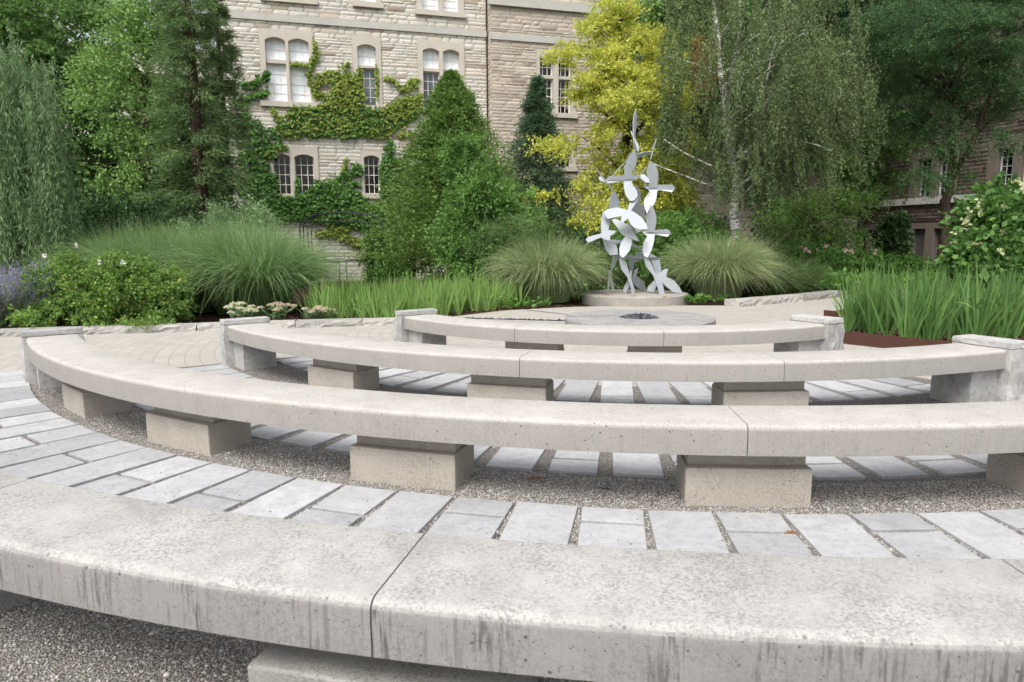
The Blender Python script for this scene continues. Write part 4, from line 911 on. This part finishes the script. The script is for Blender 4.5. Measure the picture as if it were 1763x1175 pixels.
tree('broadleaf_tree', 'dark shadowy tree filling the gap behind the larch', 'tree', gp(300, 24), T3([(300,300,24),(300,180,24),(305,60,24)]), [.2,.18,.12,.05],
     E((230,280,24,120,110),(330,330,24,110,80),(150,400,24,150,60),(320,220,24,60,90)), 200, L['dark'], M['bark'], per=230, tlen=1.1, leaf=.15, lw=.7, K=20, bias=.2)
# larch: tiers of drooping feathery sprays around a straight trunk
def conifer(name, label, cat, px, Y, ytop, ybase, wpx, mat, leaf, lw, nb, per, up=0.0, prof=1.0, group=None, bark='bark_red', tl=None, squash=1.0, sws=.07, rv=.5):
    b = Vector((*gp(px, Y), 0)); root = empty(name, b, label=label, cat=cat, group=group)
    zt = D(px, ytop, Y).z; zb = max(.1, D(px, ybase, Y).z); Rm = wpx*Y/F_PX; mb = MB()
    mb.tube([Vector((0,0,-.1)), Vector((0,0,zt*.5)), Vector((0,0,zt))], [.022*zt, .014*zt, .004], 8)
    V_, Q_ = [], []; Ps = []; As = []
    for k in range(nb):
        t = rng.random()**.75; z = zb + (zt-zb)*t; rr = Rm*(1-t)**prof*rng.uniform(rv, 1.12) + .05; a = rng.uniform(0, 6.283)
        d = Vector((math.cos(a), math.sin(a)*squash, up+rng.uniform(-.12, .12))); tip = Vector((0,0,z)) + d*rr
        if k % 3 == 0: mb.tube([Vector((0,0,z-.1*rr)), Vector((0,0,z))+d*rr*.5, tip], [.012, .008, .003], 4, False)
        m = int(per*(.4+.6*rr/Rm)); s = rng.uniform(.06, 1.1, m)**.5; sw = rng.normal(scale=sws*rr+.035, size=(m, 3)); sw[:, 2] *= .7
        P = np.array([0, 0, z]) + np.array(d)*rr*s[:, None] + sw; P[:, 2] -= .12*rr*s**2; Ps.append(P)
        A = np.array(d)[None] + rng.normal(scale=.6, size=(m, 3)); A[:, 2] += up*.8-.15; As.append(A)
    P = np.vstack(Ps); A = np.vstack(As); mb.build('trunk', M[bark], root); Vv, Qq = leaves(P, A, leaf*rng.uniform(.6, 1.3, len(P)), leaf*lw); link('crown', mesh_np('crown', Vv, Qq), mat, root); return root
conifer('larch_tree', 'tall feathery dark green larch tree at the left corner of the building', 'tree', 352, 16.9, -190, 428, 104, L['larch'], .17, .12, 330, 150, -.12, .75, sws=.06, rv=.3)
conifer('larch_tree', 'slim feathery larch close against the building corner', 'tree', 398, 18.4, -40, 425, 66, L['larch'], .17, .12, 220, 120, -.05, .85, sws=.05, rv=.4)
conifer('cedar_tree', 'broad cone shaped bright green cedar in front of the stone wall', 'tree', 782, 18.8, 128, 482, 158, L['cedar'], .10, .36, 1050, 135, .30, .88, bark='bark')
conifer('spruce_tree', 'slim blue green spruce between the cedar and the golden tree', 'tree', 925, 20.6, 135, 470, 100, L['spruce'], .11, .22, 520, 150, .0, .85, bark='bark')
conifer('cedar_tree', 'short round topped cedar behind the tall ornamental grass, left of the broad cedar', 'tree', 712, 20.5, 330, 480, 30, L['cedar'], .08, .34, 160, 90, .7, .45, bark='bark')
def bush(name, label, cat, base, ells, nc, mat, per, twigs, tlen, leaf, lw, stems=12, droop=.1, flat=.8, bark='bark', bias=.35, jit=.03, group=None, flowers=None, ground=True):
    b = Vector((base[0], base[1], 0)); root = empty(name, b, label=label, cat=cat, group=group); cl, _ = crown_points(ells, nc, bias); cl[:, 2] = np.maximum(cl[:, 2], .08)
    mb = MB()
    for i in rng.choice(len(cl), min(stems, len(cl)), replace=False):
        limb(mb, (rng.normal()*.1, rng.normal()*.1, -.03), Vector(cl[i].tolist())-b, .014, .004, .12, 5, 4)
    mb.build('stem', M[bark], root); V, Q = spray_leaves(cl, per, twigs, tlen, leaf, lw, np.mean(np.array(ells)[:, :3], 0), droop, flat, jit)
    V[:, 2] = np.maximum(V[:, 2], .01); V -= np.array(b); link('foliage', mesh_np('foliage', V, Q), mat, root)
    if flowers:
        for (nf, fmat, fs, zmin) in flowers:
            e = np.array(ells)[rng.choice(len(ells), nf)]; dd = sph(nf); dd[:, 1] = -np.abs(dd[:, 1]); dd[:, 2] = np.abs(dd[:, 2])*.9 if zmin else dd[:, 2]*.8; c = e[:, :3] + unit(dd)*e[:, 3:]*1.08
            for cc in c:
                P = cc[None] + rng.normal(scale=fs*.25, size=(8, 3)); A = rng.normal(size=(8, 3)); A[:, 1] -= .6; P[:, 2] = np.maximum(P[:, 2], .08)
                Vf, Qf = leaves(P, A, fs, fs*.8); link('flower', mesh_np('flower', Vf-np.array(b), Qf), fmat, root)
    return root
bush('garden_shrub', 'bright green bushy shrub in front of the broad cedar', 'shrub', gp(850, 16.6), E((800,290,17,30,45),(835,330,16.6,42,50),(880,370,16.4,40,45),(800,400,16.4,50,70),(900,420,16.4,40,50),(845,440,16.2,75,45)), 260, L['shrub'], 190, 9, .5, .075, .5, 25, -.1)
bush('garden_shrub', 'fine leaved wispy green shrub left of the fountain grass', 'shrub', gp(905, 15.4), E((865,430,15.5,50,45),(920,420,15.5,45,45),(900,465,15.2,60,35)), 150, L['sedge'], 150, 9, .5, .08, .14, 25, -.3)
tree('golden_tree', 'golden yellow leaved tree behind the silver sculpture', 'tree', gp(1085, 19), T3([(1083,330,19),(1078,230,19),(1072,130,19),(1065,20,19)]), [.12,.11,.09,.06,.03],
     E((1070,90,19,60,70),(1120,110,19,55,60),(1060,20,19,38,40),(1030,60,18.8,34,26),(1130,75,18.4,35,30),(1160,150,18.3,40,35),(985,95,18.5,40,16),(1150,250,18.2,50,45),(1100,190,18,70,60),(1060,140,18.3,70,50),(1100,280,18.4,60,50),(1010,170,18.6,35,22),(1075,180,19,65,50),(965,243,18.4,48,14),(1020,235,18.6,50,24),(1120,240,19,50,50),(1015,330,18.6,48,28),(945,322,18.4,36,10),(1095,330,18.6,60,45),(1035,375,18.2,48,30),(1110,380,18.0,50,28),(1150,330,18.2,40,30),(1070,345,18.2,50,30),(1165,330,19,30,45),(1160,170,19,30,35),(1050,290,18.8,50,35)), 600, L['yellow'], M['bark'], per=115, twigs=9, tlen=.5, leaf=.085, lw=.5, K=45, droop=.2, flat=.28, bias=.2, jit=.035, gap=-1.6)
# weeping trees: hanging strands
def strands(starts, ln, per, leaf, lw, sway=.25, outdir=None):
    n = len(starts); t = np.sort(rng.random((n, per)), 1)[:, :, None]; ph = rng.uniform(0, 6.28, (n, 1, 1)); d = sph(n)[:, None]; d[:, :, 2] = 0
    if outdir is not None: d = d*.5 + outdir[:, None]
    P = starts[:, None] + d*sway*(t**.6)*ln[:, None, None]*.5; P[:, :, 2:] -= t*ln[:, None, None]; P[:, :, :1] += np.sin(t*5+ph)*.04
    P = P.reshape(-1, 3) + rng.normal(scale=.018, size=(n*per, 3)); A = rng.normal(scale=.45, size=P.shape); A[:, 2] -= 1.0
    return leaves(P, A, leaf*rng.uniform(.6, 1.3, len(P)), leaf*lw)
def weeping(name, label, base, tips, rads, ells, ns, ln, per, leaf, lw, mat, bark, K, extra_limbs=(), zmin=.6, sway=.3, r_l=.03, bun=8, spread=.07):
    b = Vector((*base, 0)); root = empty(name, b, label=label, cat='tree'); cl, E_ = crown_points(ells, max(20, ns//bun), .25)
    mb = trunk_mesh([b+Vector((0,0,-.1))]+[Vector(t) for t in tips], rads, cl, K, r_l, low=.35)
    for pts, r in extra_limbs:
        q = [D(*p) for p in pts]; n = len(q); mb.tube(q, [r*(1-.75*i/(n-1)) for i in range(n)], 6)
    mb.v = [tuple(Vector(v)-b) for v in mb.v]; mb.build('trunk', bark, root)
    cl = np.repeat(cl, bun, 0) + rng.normal(scale=[spread, spread, .14], size=(len(cl)*bun, 3)); out = unit(cl - np.mean(np.array(ells)[:, :3], 0)); out[:, 2] = 0; l = ln*rng.uniform(.45, 1.25, len(cl)); l = np.minimum(l, np.maximum(cl[:, 2]-zmin, .2))
    V, Q = strands(cl, l, per, leaf, lw, sway, out); link('crown', mesh_np('crown', V-np.array(b), Q), mat, root); return root
weeping('weeping_willow', 'weeping willow with long hanging grey green strands at the left edge', gp(-110, 14), T3([(-115,250,14),(-100,150,14)]), [.2,.18,.1],
        E((-50,240,13.8,120,150),(-10,300,13.6,100,110),(40,370,13.6,58,70),(-100,300,14,140,120),(-10,160,13.8,70,60),(60,290,13.8,40,75),(85,345,13.4,38,60),(30,220,13.5,60,70),(-10,110,13.6,80,55),(40,170,13.4,45,50)), 4400, 1.6, 44, .13, .13, L['willow'], M['bark'], 25, zmin=.35, sway=.32, bun=10, spread=.09)
birch = weeping('birch_tree', 'weeping white barked birch right of the sculpture', gp(1266, 17), T3([(1266,330,17),(1255,230,17),(1238,110,17),(1228,-40,17)]), [.125,.115,.09,.065,.04],
        E((1310,40,17,150,110),(1280,170,16.8,125,80),(1400,120,17,110,110),(1390,240,17,85,80),(1190,50,17,55,70),(1310,250,16.6,110,60),(1165,200,17,40,45),(1330,-60,17,200,80),(1450,180,17,75,90),(1300,100,16,150,90),(1260,230,15.9,90,60),(1380,200,16,90,90),(1480,120,17,50,90)), 4600, .85, 32, .062, .5, L['birch'], M['bark_birch'], 18,
        [([(1258,325,17),(1215,318,16.7),(1170,300,16.5),(1118,280,16.4)], .035), ([(1258,300,17),(1215,282,16.7),(1175,262,16.5),(1143,240,16.4)], .032), ([(1250,150,17),(1225,120,16.6),(1190,108,16.4),(1150,98,16.3)], .028),
         ([(1262,330,17),(1300,300,16.8),(1318,210,16.7),(1312,140,16.6)], .045), ([(1266,350,17),(1295,320,16.6),(1320,288,16.4)], .03), ([(1250,180,17),(1262,120,16.7),(1275,40,16.6),(1272,-40,16.6)], .05),
         ([(1310,190,16.7),(1330,90,16.5),(1350,30,16.5),(1368,-20,16.5)], .03)], zmin=1.8, sway=.25)
cl = crown_points(E((1205,70,15.3,22,38),(1222,85,15.3,18,34)), 60, .1)[0]; V, Q = strands(cl, np.full(len(cl), .85), 20, .05, .3, .25); link('dry_foliage', mesh_np('dry_foliage', V-np.array(birch.location), Q), L['birch_dead'], birch)
lt = tree('locust_tree', 'feathery blue green locust tree with a dark forked trunk at the upper right', 'tree', gp(1626, 17.5), T3([(1629,345,17.5),(1641,300,17.5),(1638,210,17.5),(1636,100,17.5),(1630,0,17.5)]), [.13,.12,.095,.07,.05,.03],
     E((1600,50,17,90,45),(1700,60,16.8,90,50),(1560,110,17,60,40),(1640,130,17,60,35),(1590,185,17,45,35),(1620,235,17,50,28),(1600,290,17,35,14),(1650,290,17,35,12),(1740,225,16.5,42,22),(1745,120,16.5,60,40),(1540,30,17,60,40),(1700,-30,17,120,40),(1560,180,17.6,50,50),(1680,160,17.6,70,45),(1620,100,17.8,80,60),(1590,60,16.6,90,50)), 560, L['locust'], M['bark_red'], per=330, twigs=11, tlen=.6, leaf=.055, lw=.35, K=45, droop=.25, flat=.3, bias=.25, jit=.04)
mb = MB(); b = Vector(lt.location)
for pts, r in (([(1641,300,17.5),(1672,255,17.3),(1690,200,17.2),(1712,145,17.1),(1740,110,17)], .075), ([(1680,235,17.3),(1700,212,17.2),(1735,195,17)], .03), ([(1637,150,17.4),(1660,110,17.2),(1675,60,17)], .035)):
    q = [D(*p)-b for p in pts]; mb.tube(q, [r*(1-.6*i/(len(q)-1)) for i in range(len(q))], 7)
mb.build('limb', M['bark_red'], lt)
tree('broadleaf_tree', 'small light green tree in the shade under the birch on the right', 'tree', gp(1405, 20), T3([(1403,400,20),(1400,360,20)]), [.04,.035,.02], E((1390,370,20,75,38),(1450,350,20,50,30),(1360,400,20,45,30),(1430,400,20,50,25)), 150, L['lime'], M['bark_red'], per=90, tlen=.7, leaf=.09, lw=.55, K=40, flat=.25, bias=.1, low=.1)
tree('broadleaf_tree', 'slender green tree between the birch and the locust', 'tree', gp(1490, 21), T3([(1492,340,21),(1490,230,21)]), [.06,.05,.02], E((1490,225,21,55,40),(1500,300,21,45,25),(1465,270,21,35,30),(1530,240,21,35,40)), 130, L['maple'], M['bark_red'], per=110, tlen=.7, leaf=.10, lw=.6, K=30, flat=.3, bias=.1, low=.1)
tree('broadleaf_tree', 'tall deep green tree in the background behind the birch', 'tree', gp(1380, 25), T3([(1380,250,25),(1385,100,25)]), [.22,.2,.1], E((1200,30,24.5,110,70),(1350,60,25,130,100),(1480,60,25,110,110),(1250,160,24.5,70,80),(1400,190,25,100,70),(1150,300,23,50,45),(1300,330,23,60,40)), 330, L['dark'], M['bark'], per=170, tlen=1.1, leaf=.15, lw=.7, K=30, bias=.2)
tree('broadleaf_tree', 'background green tree showing over the golden tree top', 'tree', gp(1150, 23.5), T3([(1150,250,23.5),(1150,60,23.5)]), [.16,.14,.06], E((1120,10,23,60,35),(1160,80,23,50,60),(1200,-20,23,70,40)), 110, L['lime'], M['bark'], per=150, tlen=.9, leaf=.12, lw=.7, K=20, bias=.2)
bush('garden_shrub', 'leafy dark green shrub behind the sculpture', 'shrub', gp(1110, 17), E((1060,430,17,70,40),(1150,410,17.2,70,40),(1130,450,16.8,90,30)), 200, L['shrub'], 130, 9, .5, .08, .5, 20)
bush('garden_shrub', 'shaded bright green shrub between the sculpture and the birch trunk', 'shrub', gp(1215, 17.6), E((1210,395,17.6,45,30),(1230,430,17.2,60,30)), 110, L['shrub'], 110, 9, .5, .08, .5, 20)
bush('garden_shrub', 'dark evergreen shrub under the spruce, behind the fountain grass', 'shrub', gp(985, 18.5), E((960,410,18.5,55,50),(1000,440,18,60,40)), 140, L['dark'], 150, 9, .5, .10, .5, 20)
bush('garden_shrub', 'dark green undergrowth shrub between the willow and the tall grass', 'shrub', gp(150, 16), E((120,430,16,80,45),(200,400,17,80,50),(60,470,15.5,80,40),(280,390,17,90,45)), 300, L['dark'], 190, 9, .6, .10, .55, 20)
bush('garden_shrub', 'grey green leafy shrub rising behind the tall maiden grass', 'shrub', gp(390, 15.5), E((370,390,15.6,40,20),(410,378,15.6,35,20),(440,390,15.4,30,20)), 60, L['willow'], 80, 7, .5, .08, .28, 20, -.5)
bush('climbing_shrub', 'bright green leafy shrub by the basement window under the trellis', 'shrub', gp(655, 19.5), E((655,450,19.5,22,40),(650,420,19.5,14,20)), 60, L['shrub'], 90, 8, .35, .09, .55, 10)
bush('ivy_column', 'dark ivy covered post between the basement windows of the wing', 'climbing plant', gp(1540, 23), E((1540,395,23,14,30),(1538,425,23,17,25)), 80, L['dark'], 80, 8, .35, .12, .7, 6)

# ------------------------------------------------------------------ shrubs and flowers near the court
rb_ = gp(185, 11.2); rose = bush('rose_bush', 'wide green rose bush with a few white flowers at the left', 'shrub', rb_, E((85,500,11.2,55,40),(130,490,11.0,70,48),(205,500,10.9,75,55),(275,512,11.0,52,48),(180,470,11.3,75,30),(130,535,10.7,90,28),(240,545,10.7,80,26),(295,490,11.2,30,30)), 620, L['rose'], 150, 8, .22, .042, .62, 40, .05, .8, bias=.45, jit=.015)
def blossoms(pts, k, sc, ln, wd, name, mat, root):
    for p in pts:
        P = np.array(p)[None] + rng.normal(scale=sc, size=(k, 3)); Vf, Qf = leaves(P, rng.normal(size=P.shape)+[0,-.5,.3], ln, wd); link(name, mesh_np(name, Vf-np.array(root.location), Qf), mat, root)
blossoms([D(x, y, 10.45) for x, y in ((77,441),(132,424),(212,453),(172,452))], 9, .010, .045, .04, 'flower', L['white'], rose)
blossoms([D(rng.uniform(70,320), rng.uniform(475,555), rng.uniform(10.15,10.35)) for _ in range(32)], 4, .004, .014, .012, 'rose_hip', L['hip'], rose)
bush('hydrangea_bush', 'large leaved green hydrangea bush with cream flower heads at the right edge', 'shrub', gp(1745, 12.6), E((1735,380,12.6,70,60),(1700,430,12.4,62,50),(1780,360,12.8,70,60),(1740,460,12.2,90,45),(1690,390,12.5,35,35)), 330, L['hydr'], 75, 7, .32, .13, .62, 25, .15, .8, bias=.5, jit=.03, flowers=[(75, L['cream'], .075, True)])
def sage(label, c, rad, n, h):
    b = Vector((c[0], c[1], 0)); root = empty('russian_sage', b, label=label, cat='flowering plant'); a = rng.uniform(0, 6.28, n); r = rad*np.sqrt(rng.random(n))*.35
    base = np.stack([r*np.cos(a), r*np.sin(a), np.zeros(n)], 1); dirs = np.stack([np.cos(a)*.55*rng.uniform(.1,1.2,n), np.sin(a)*.55*rng.uniform(.1,1.2,n), np.ones(n)], 1); l = h*rng.uniform(.6, 1.15, n)
    V, Q = blades(base, dirs, l, .010, .12, 4); link('stem', mesh_np('stem', V, Q), L['sage'], root)
    t = rng.uniform(.1, .72, (n, 26, 1)); P = (base[:, None] + unit(dirs)[:, None]*t*l[:, None, None]).reshape(-1, 3) + rng.normal(scale=.022, size=(n*26, 3)); Vv, Qq = leaves(P, rng.normal(size=P.shape)+[0,0,.3], .045, .012); link('foliage', mesh_np('foliage', Vv, Qq), L['sage'], root)
    t = rng.uniform(.62, 1.0, (n, 26, 1)); P = (base[:, None] + unit(dirs)[:, None]*t*l[:, None, None]).reshape(-1, 3) + rng.normal(scale=.014, size=(n*26, 3)); P[:, 2] -= .03; Vv, Qq = leaves(P, rng.normal(size=P.shape), .02, .014); link('flower', mesh_np('flower', Vv, Qq), L['lavender'], root)
sage('violet flowering russian sage clump at the far left edge', gp(8, 10.6), .9, 210, 1.0); sage('violet flowering russian sage clump touching the rose bush', gp(70, 11.3), .8, 170, .95)
sage('violet flowering russian sage clump partly outside the left edge', gp(-60, 10.2), .8, 150, 1.0)
def sedum(label, px, Y, heads, h, mat, rad):
    b = Vector((*gp(px, Y), 0)); root = empty('sedum_plant', b, label=label, cat='flowering plant'); mb = MB(); LP = []; LA = []; FP = []
    for k in range(heads):
        a = rng.uniform(0, 6.28); r = rad*math.sqrt(rng.random()); tip = Vector((r*math.cos(a), r*math.sin(a)*.7, h*rng.uniform(.72, 1.05)*(1-.25*(r/rad)**2))); mb.tube([Vector((tip.x*.3, tip.y*.3, 0)), tip*.6+Vector((0,0,.02)), tip], .006, 5)
        for q in range(16): t = rng.uniform(.25, .92); LP.append(np.array(tip)*[t,t,t]); an = rng.uniform(0, 6.28); LA.append([math.cos(an), math.sin(an), .35])
        m = 90; rr = .062*np.sqrt(rng.random(m)); aa = rng.uniform(0, 6.28, m); FP.append(np.stack([tip.x+rr*np.cos(aa), tip.y+rr*np.sin(aa), tip.z+.02-rr**2*6+rng.normal(scale=.005, size=m)], 1))
    mb.build('stem', L['sedum_leaf'], root); leaf_obj('foliage', LP, LA, .075, .035, L['sedum_leaf'], root)
    F_ = np.vstack(FP); V, Q = leaves(F_, rng.normal(size=F_.shape)+[0,0,.8], .016, .014); link('flower', mesh_np('flower', V, Q), mat, root)
sedum('sedum with flat cream flower heads behind the left curb', 402, 10.75, 26, .36, L['sedum'], .27)
sedum('sedum with pinkish flower heads just right of the cream sedum', 468, 10.95, 11, .38, L['sedum_pink'], .30)
sedum('small pinkish green sedum below the edge of the tall grass', 533, 10.95, 9, .29, L['sedum_pink'], .22)
sedum('smallest pale green sedum beside the young iris leaves', 558, 11.0, 6, .24, L['sedum'], .14)

# ------------------------------------------------------------------ ornamental grasses
def grass(name, label, px, Y, n, h, spread, w, mat, droop, rb=.22, group=None, out=.8, seg=6, cat='ornamental grass', qe=.6):
    b = Vector((*gp(px, Y), 0)); root = empty(name, b, label=label, cat=cat, group=group)
    a = rng.uniform(0, 6.28, n); q = rng.random(n)**qe; r = rb*np.sqrt(rng.random(n)); base = np.stack([r*np.cos(a), r*np.sin(a), np.full(n, -.01)], 1)
    a2 = a+rng.normal(scale=.35, size=n); dirs = np.stack([np.cos(a2)*q*out, np.sin(a2)*q*out, np.ones(n)], 1)
    V, Q = blades(base, dirs, h*rng.uniform(.7, 1.12, n)*(1+.15*q), w*rng.uniform(.7, 1.3, n), droop*(.35+q)*rng.uniform(.6, 1.3, n), seg, 2.0)
    V[:, 2] = np.maximum(V[:, 2], .01); link('foliage', mesh_np('foliage', V, Q), mat, root); return root
for px, Y, lb in ((200, 13.6, 'tall fine bladed maiden grass behind the rose bush, leftmost of the row'), (262, 13.3, 'tall maiden grass behind the rose bush, second from the left in the row'), (330, 13.0, 'tall maiden grass right behind the rose bush edge, in the middle of the row'), (400, 12.7, 'tall maiden grass above the cream sedum'), (450, 12.4, 'rightmost tall maiden grass arching over the young iris'), (300, 14.3, 'tall maiden grass in the rear of the row, under the larch'), (430, 13.8, 'tall maiden grass in the rear of the row, near the trellis')):
    grass('maiden_grass', lb, px, Y, 4200, 2.0, 1, .0095, L['maiden'], .48, .32, 'maiden grasses behind the rose bush', .48, qe=.8)
grass('fountain_grass', 'big pale arching grass mound left of the sculpture', 943, 14.7, 7000, 1.72, 1, .009, L['fountain'], .52, .46, 'pale grass mounds flanking the sculpture', .31, qe=.72)
grass('fountain_grass', 'big pale arching grass mound right of the sculpture', 1240, 15.2, 7000, 1.76, 1, .009, L['fountain'], .52, .46, 'pale grass mounds flanking the sculpture', .31, qe=.72)
grass('green_grass_mound', 'darker green grass mound beside the right pale mound', 1322, 15.9, 2600, 1.15, 1, .008, L['sedge'], .5, .25, None, .8)
grass('green_grass_mound', 'small upright dark green grass mound behind the right curb', 1372, 16.4, 2300, 1.05, 1, .008, L['sedge'], .35, .25, None, .6)
grass('green_grass_mound', 'shaded dark green grass behind the legs of the sculpture', 1095, 16.6, 2400, 1.2, 1, .010, L['sedge'], .4, .45, None, .6)

# ------------------------------------------------------------------ iris clumps
def iris_mesh(nf, h, w, rb, droop=.18):
    n = nf*6; fan = np.repeat(np.arange(nf), 6); fa = rng.uniform(0, 3.14, nf); fc = rng.normal(scale=rb, size=(nf, 2)); k = np.tile(np.linspace(-1, 1, 6), nf) + rng.normal(scale=.12, size=n)
    u = np.stack([np.cos(fa), np.sin(fa), 0*fa], 1)[fan]; base = np.zeros((n, 3)); base[:, :2] = fc[fan]; base += u*k[:, None]*.035
    dirs = u*(k*.32)[:, None] + np.array([0,0,1.]) + rng.normal(scale=.07, size=(n, 3)); hh = h*(1-.25*np.abs(k))*rng.uniform(.75, 1.12, n)
    dr = droop*rng.random(n)*(.4+np.abs(k)); br = rng.random(n) < .12; dr[br] += .5
    V, Q = blades(base, dirs, hh, w*rng.uniform(.7, 1.2, n), dr, 6, 2.6, face=u + rng.normal(scale=.25, size=(n, 3))); return mesh_np('foliage', V, Q)
def iris_field(meshes, pts, label, group, mat):
    for i, (x, y, z, s) in enumerate(pts):
        me = meshes[i % len(meshes)]
        root = empty('iris_clump', (x, y, z), rng.uniform(0, 6.28), label=label, cat='iris', group=group); root.scale = (1, 1, s); link('foliage', me, mat, root)
IM = [iris_mesh(nf, 1.0, .026, .11) for nf in (8, 9, 10, 11, 8)]
pts = []
for (px, py) in ((1468,571),(1512,576),(1524,566),(1577,584),(1606,585),(1640,580),(1560,571),(1690,585),(1735,583),(1490,560),(1600,570),(1660,570)):
    p = G(px, py, .09); pts.append((p.x, p.y, .09, rng.uniform(.82, 1.02)))
polyR = [(4.5, 9.3), (5.2, 8.7), (6.2, 7.9), (9.5, 8.6), (11, 11.5), (8.5, 13), (6.4, 12.2), (5.6, 10.9)]; c_ = 0
while c_ < 40:
    x, y = random.uniform(4.4, 11), random.uniform(7.9, 13)
    if inpoly(np.array([x]), np.array([y]), polyR)[0] and min((x-q[0])**2+(y-q[1])**2 for q in pts) > .16: pts.append((x, y, .09, random.uniform(.72, 1.0))); c_ += 1
iris_field(IM, pts, 'clump of tall sword leaved green iris in the steel edged bed on the right', 'iris clumps in the right bed', L['iris'])
IL = [iris_mesh(nf, .82, .022, .12, .15) for nf in (8, 9, 7, 8)]; pts = [(-99, -99, 0, 1)]; c_ = 0
polyL = [(-3.3, 10.9), (-1.9, 11.15), (-1.05, 12.15), (-.25, 13.05), (.1, 14.6), (-2.0, 14.8), (-3.6, 13.2)]
tries = 0
while c_ < 64 and tries < 20000:
    tries += 1; x, y = random.uniform(-3.7, .3), random.uniform(10.9, 15)
    if inpoly(np.array([x]), np.array([y]), polyL)[0] and min((x-q[0])**2+(y-q[1])**2 for q in pts) > .055: pts.append((x, y, 0, random.uniform(.75, 1.05))); c_ += 1
iris_field(IL, pts[1:], 'clump of light green young iris in the low bed left of the sculpture', 'iris clumps in the left bed', L['iris_light'])
def hosta(label, px, Y, n, ln):
    b = Vector((*gp(px, Y), 0)); root = empty('broad_leaved_plant', b, label=label, cat='plant'); a = rng.uniform(0, 6.28, n); P = np.stack([np.cos(a)*.28*rng.random(n), np.sin(a)*.12*rng.random(n), rng.uniform(.02, .16, n)], 1)
    leaf_obj('foliage', P, np.stack([np.cos(a), np.sin(a), rng.uniform(.1, .8, n)], 1), ln, ln*.6, L['cover'], root)
hosta('low broad leaved plant at the foot of the left pale grass mound', 890, 13.3, 60, .13); hosta('broad leaved seedling next to the iris at the mulch edge', 922, 13.6, 45, .12)
hosta('low broad leaved plant between the plinth and the right pale grass mound', 1198, 14.0, 60, .13); hosta('small low plant in front of the right pale grass mound', 1238, 14.15, 40, .11)
# ground cover mass and roses behind the right bed
n = 26000; x = rng.uniform(5.5, 16, n); y = rng.uniform(14.5, 23, n); k = (y > 15.6 + .25*(x-6)) ; x, y = x[k], y[k]; z = rng.uniform(.1, .42, len(x)) + .1*np.sin(x*2.1)*np.sin(y*1.7)
tag(leaf_obj('ground_cover', np.stack([x, y, z], 1), rng.normal(size=(len(x), 3))+[0,-.2,.2], .13*rng.uniform(.6, 1.3, len(x)), .085, L['cover']), kind='stuff')
n = 22000; x = rng.uniform(-16, 5, n); y = rng.uniform(15.5, 22, n); z = rng.uniform(.02, .35, n) + .1*np.sin(x*2.1)*np.sin(y*1.7); k = (x < -6.6) | (y > 18)|(x > .5); k &= ~((x > -6.5) & (x < -2.5) & (y > 17))
tag(leaf_obj('ground_cover', np.stack([x, y, z], 1)[k], rng.normal(size=(k.sum(), 3))+[0,-.2,.2], .13, .07, L['maple']), kind='stuff')
bush('flower_shrub', 'low shaded rose shrub with pale pink flowers under the birch', 'shrub', gp(1400, 18.6), E((1370,436,18.6,35,14),(1420,440,18.6,40,16)), 80, L['shrub'], 70, 8, .3, .07, .6, 10, flowers=[(7, L['pinkp'], .07, True)])
bush('flower_shrub', 'low shaded rose shrub with pink flowers in front of the wing', 'shrub', gp(1500, 18.8), E((1480,444,18.8,40,14),(1540,450,18.6,40,12)), 80, L['cover'], 70, 8, .3, .07, .6, 10, flowers=[(7, L['pinkp'], .06, True)])
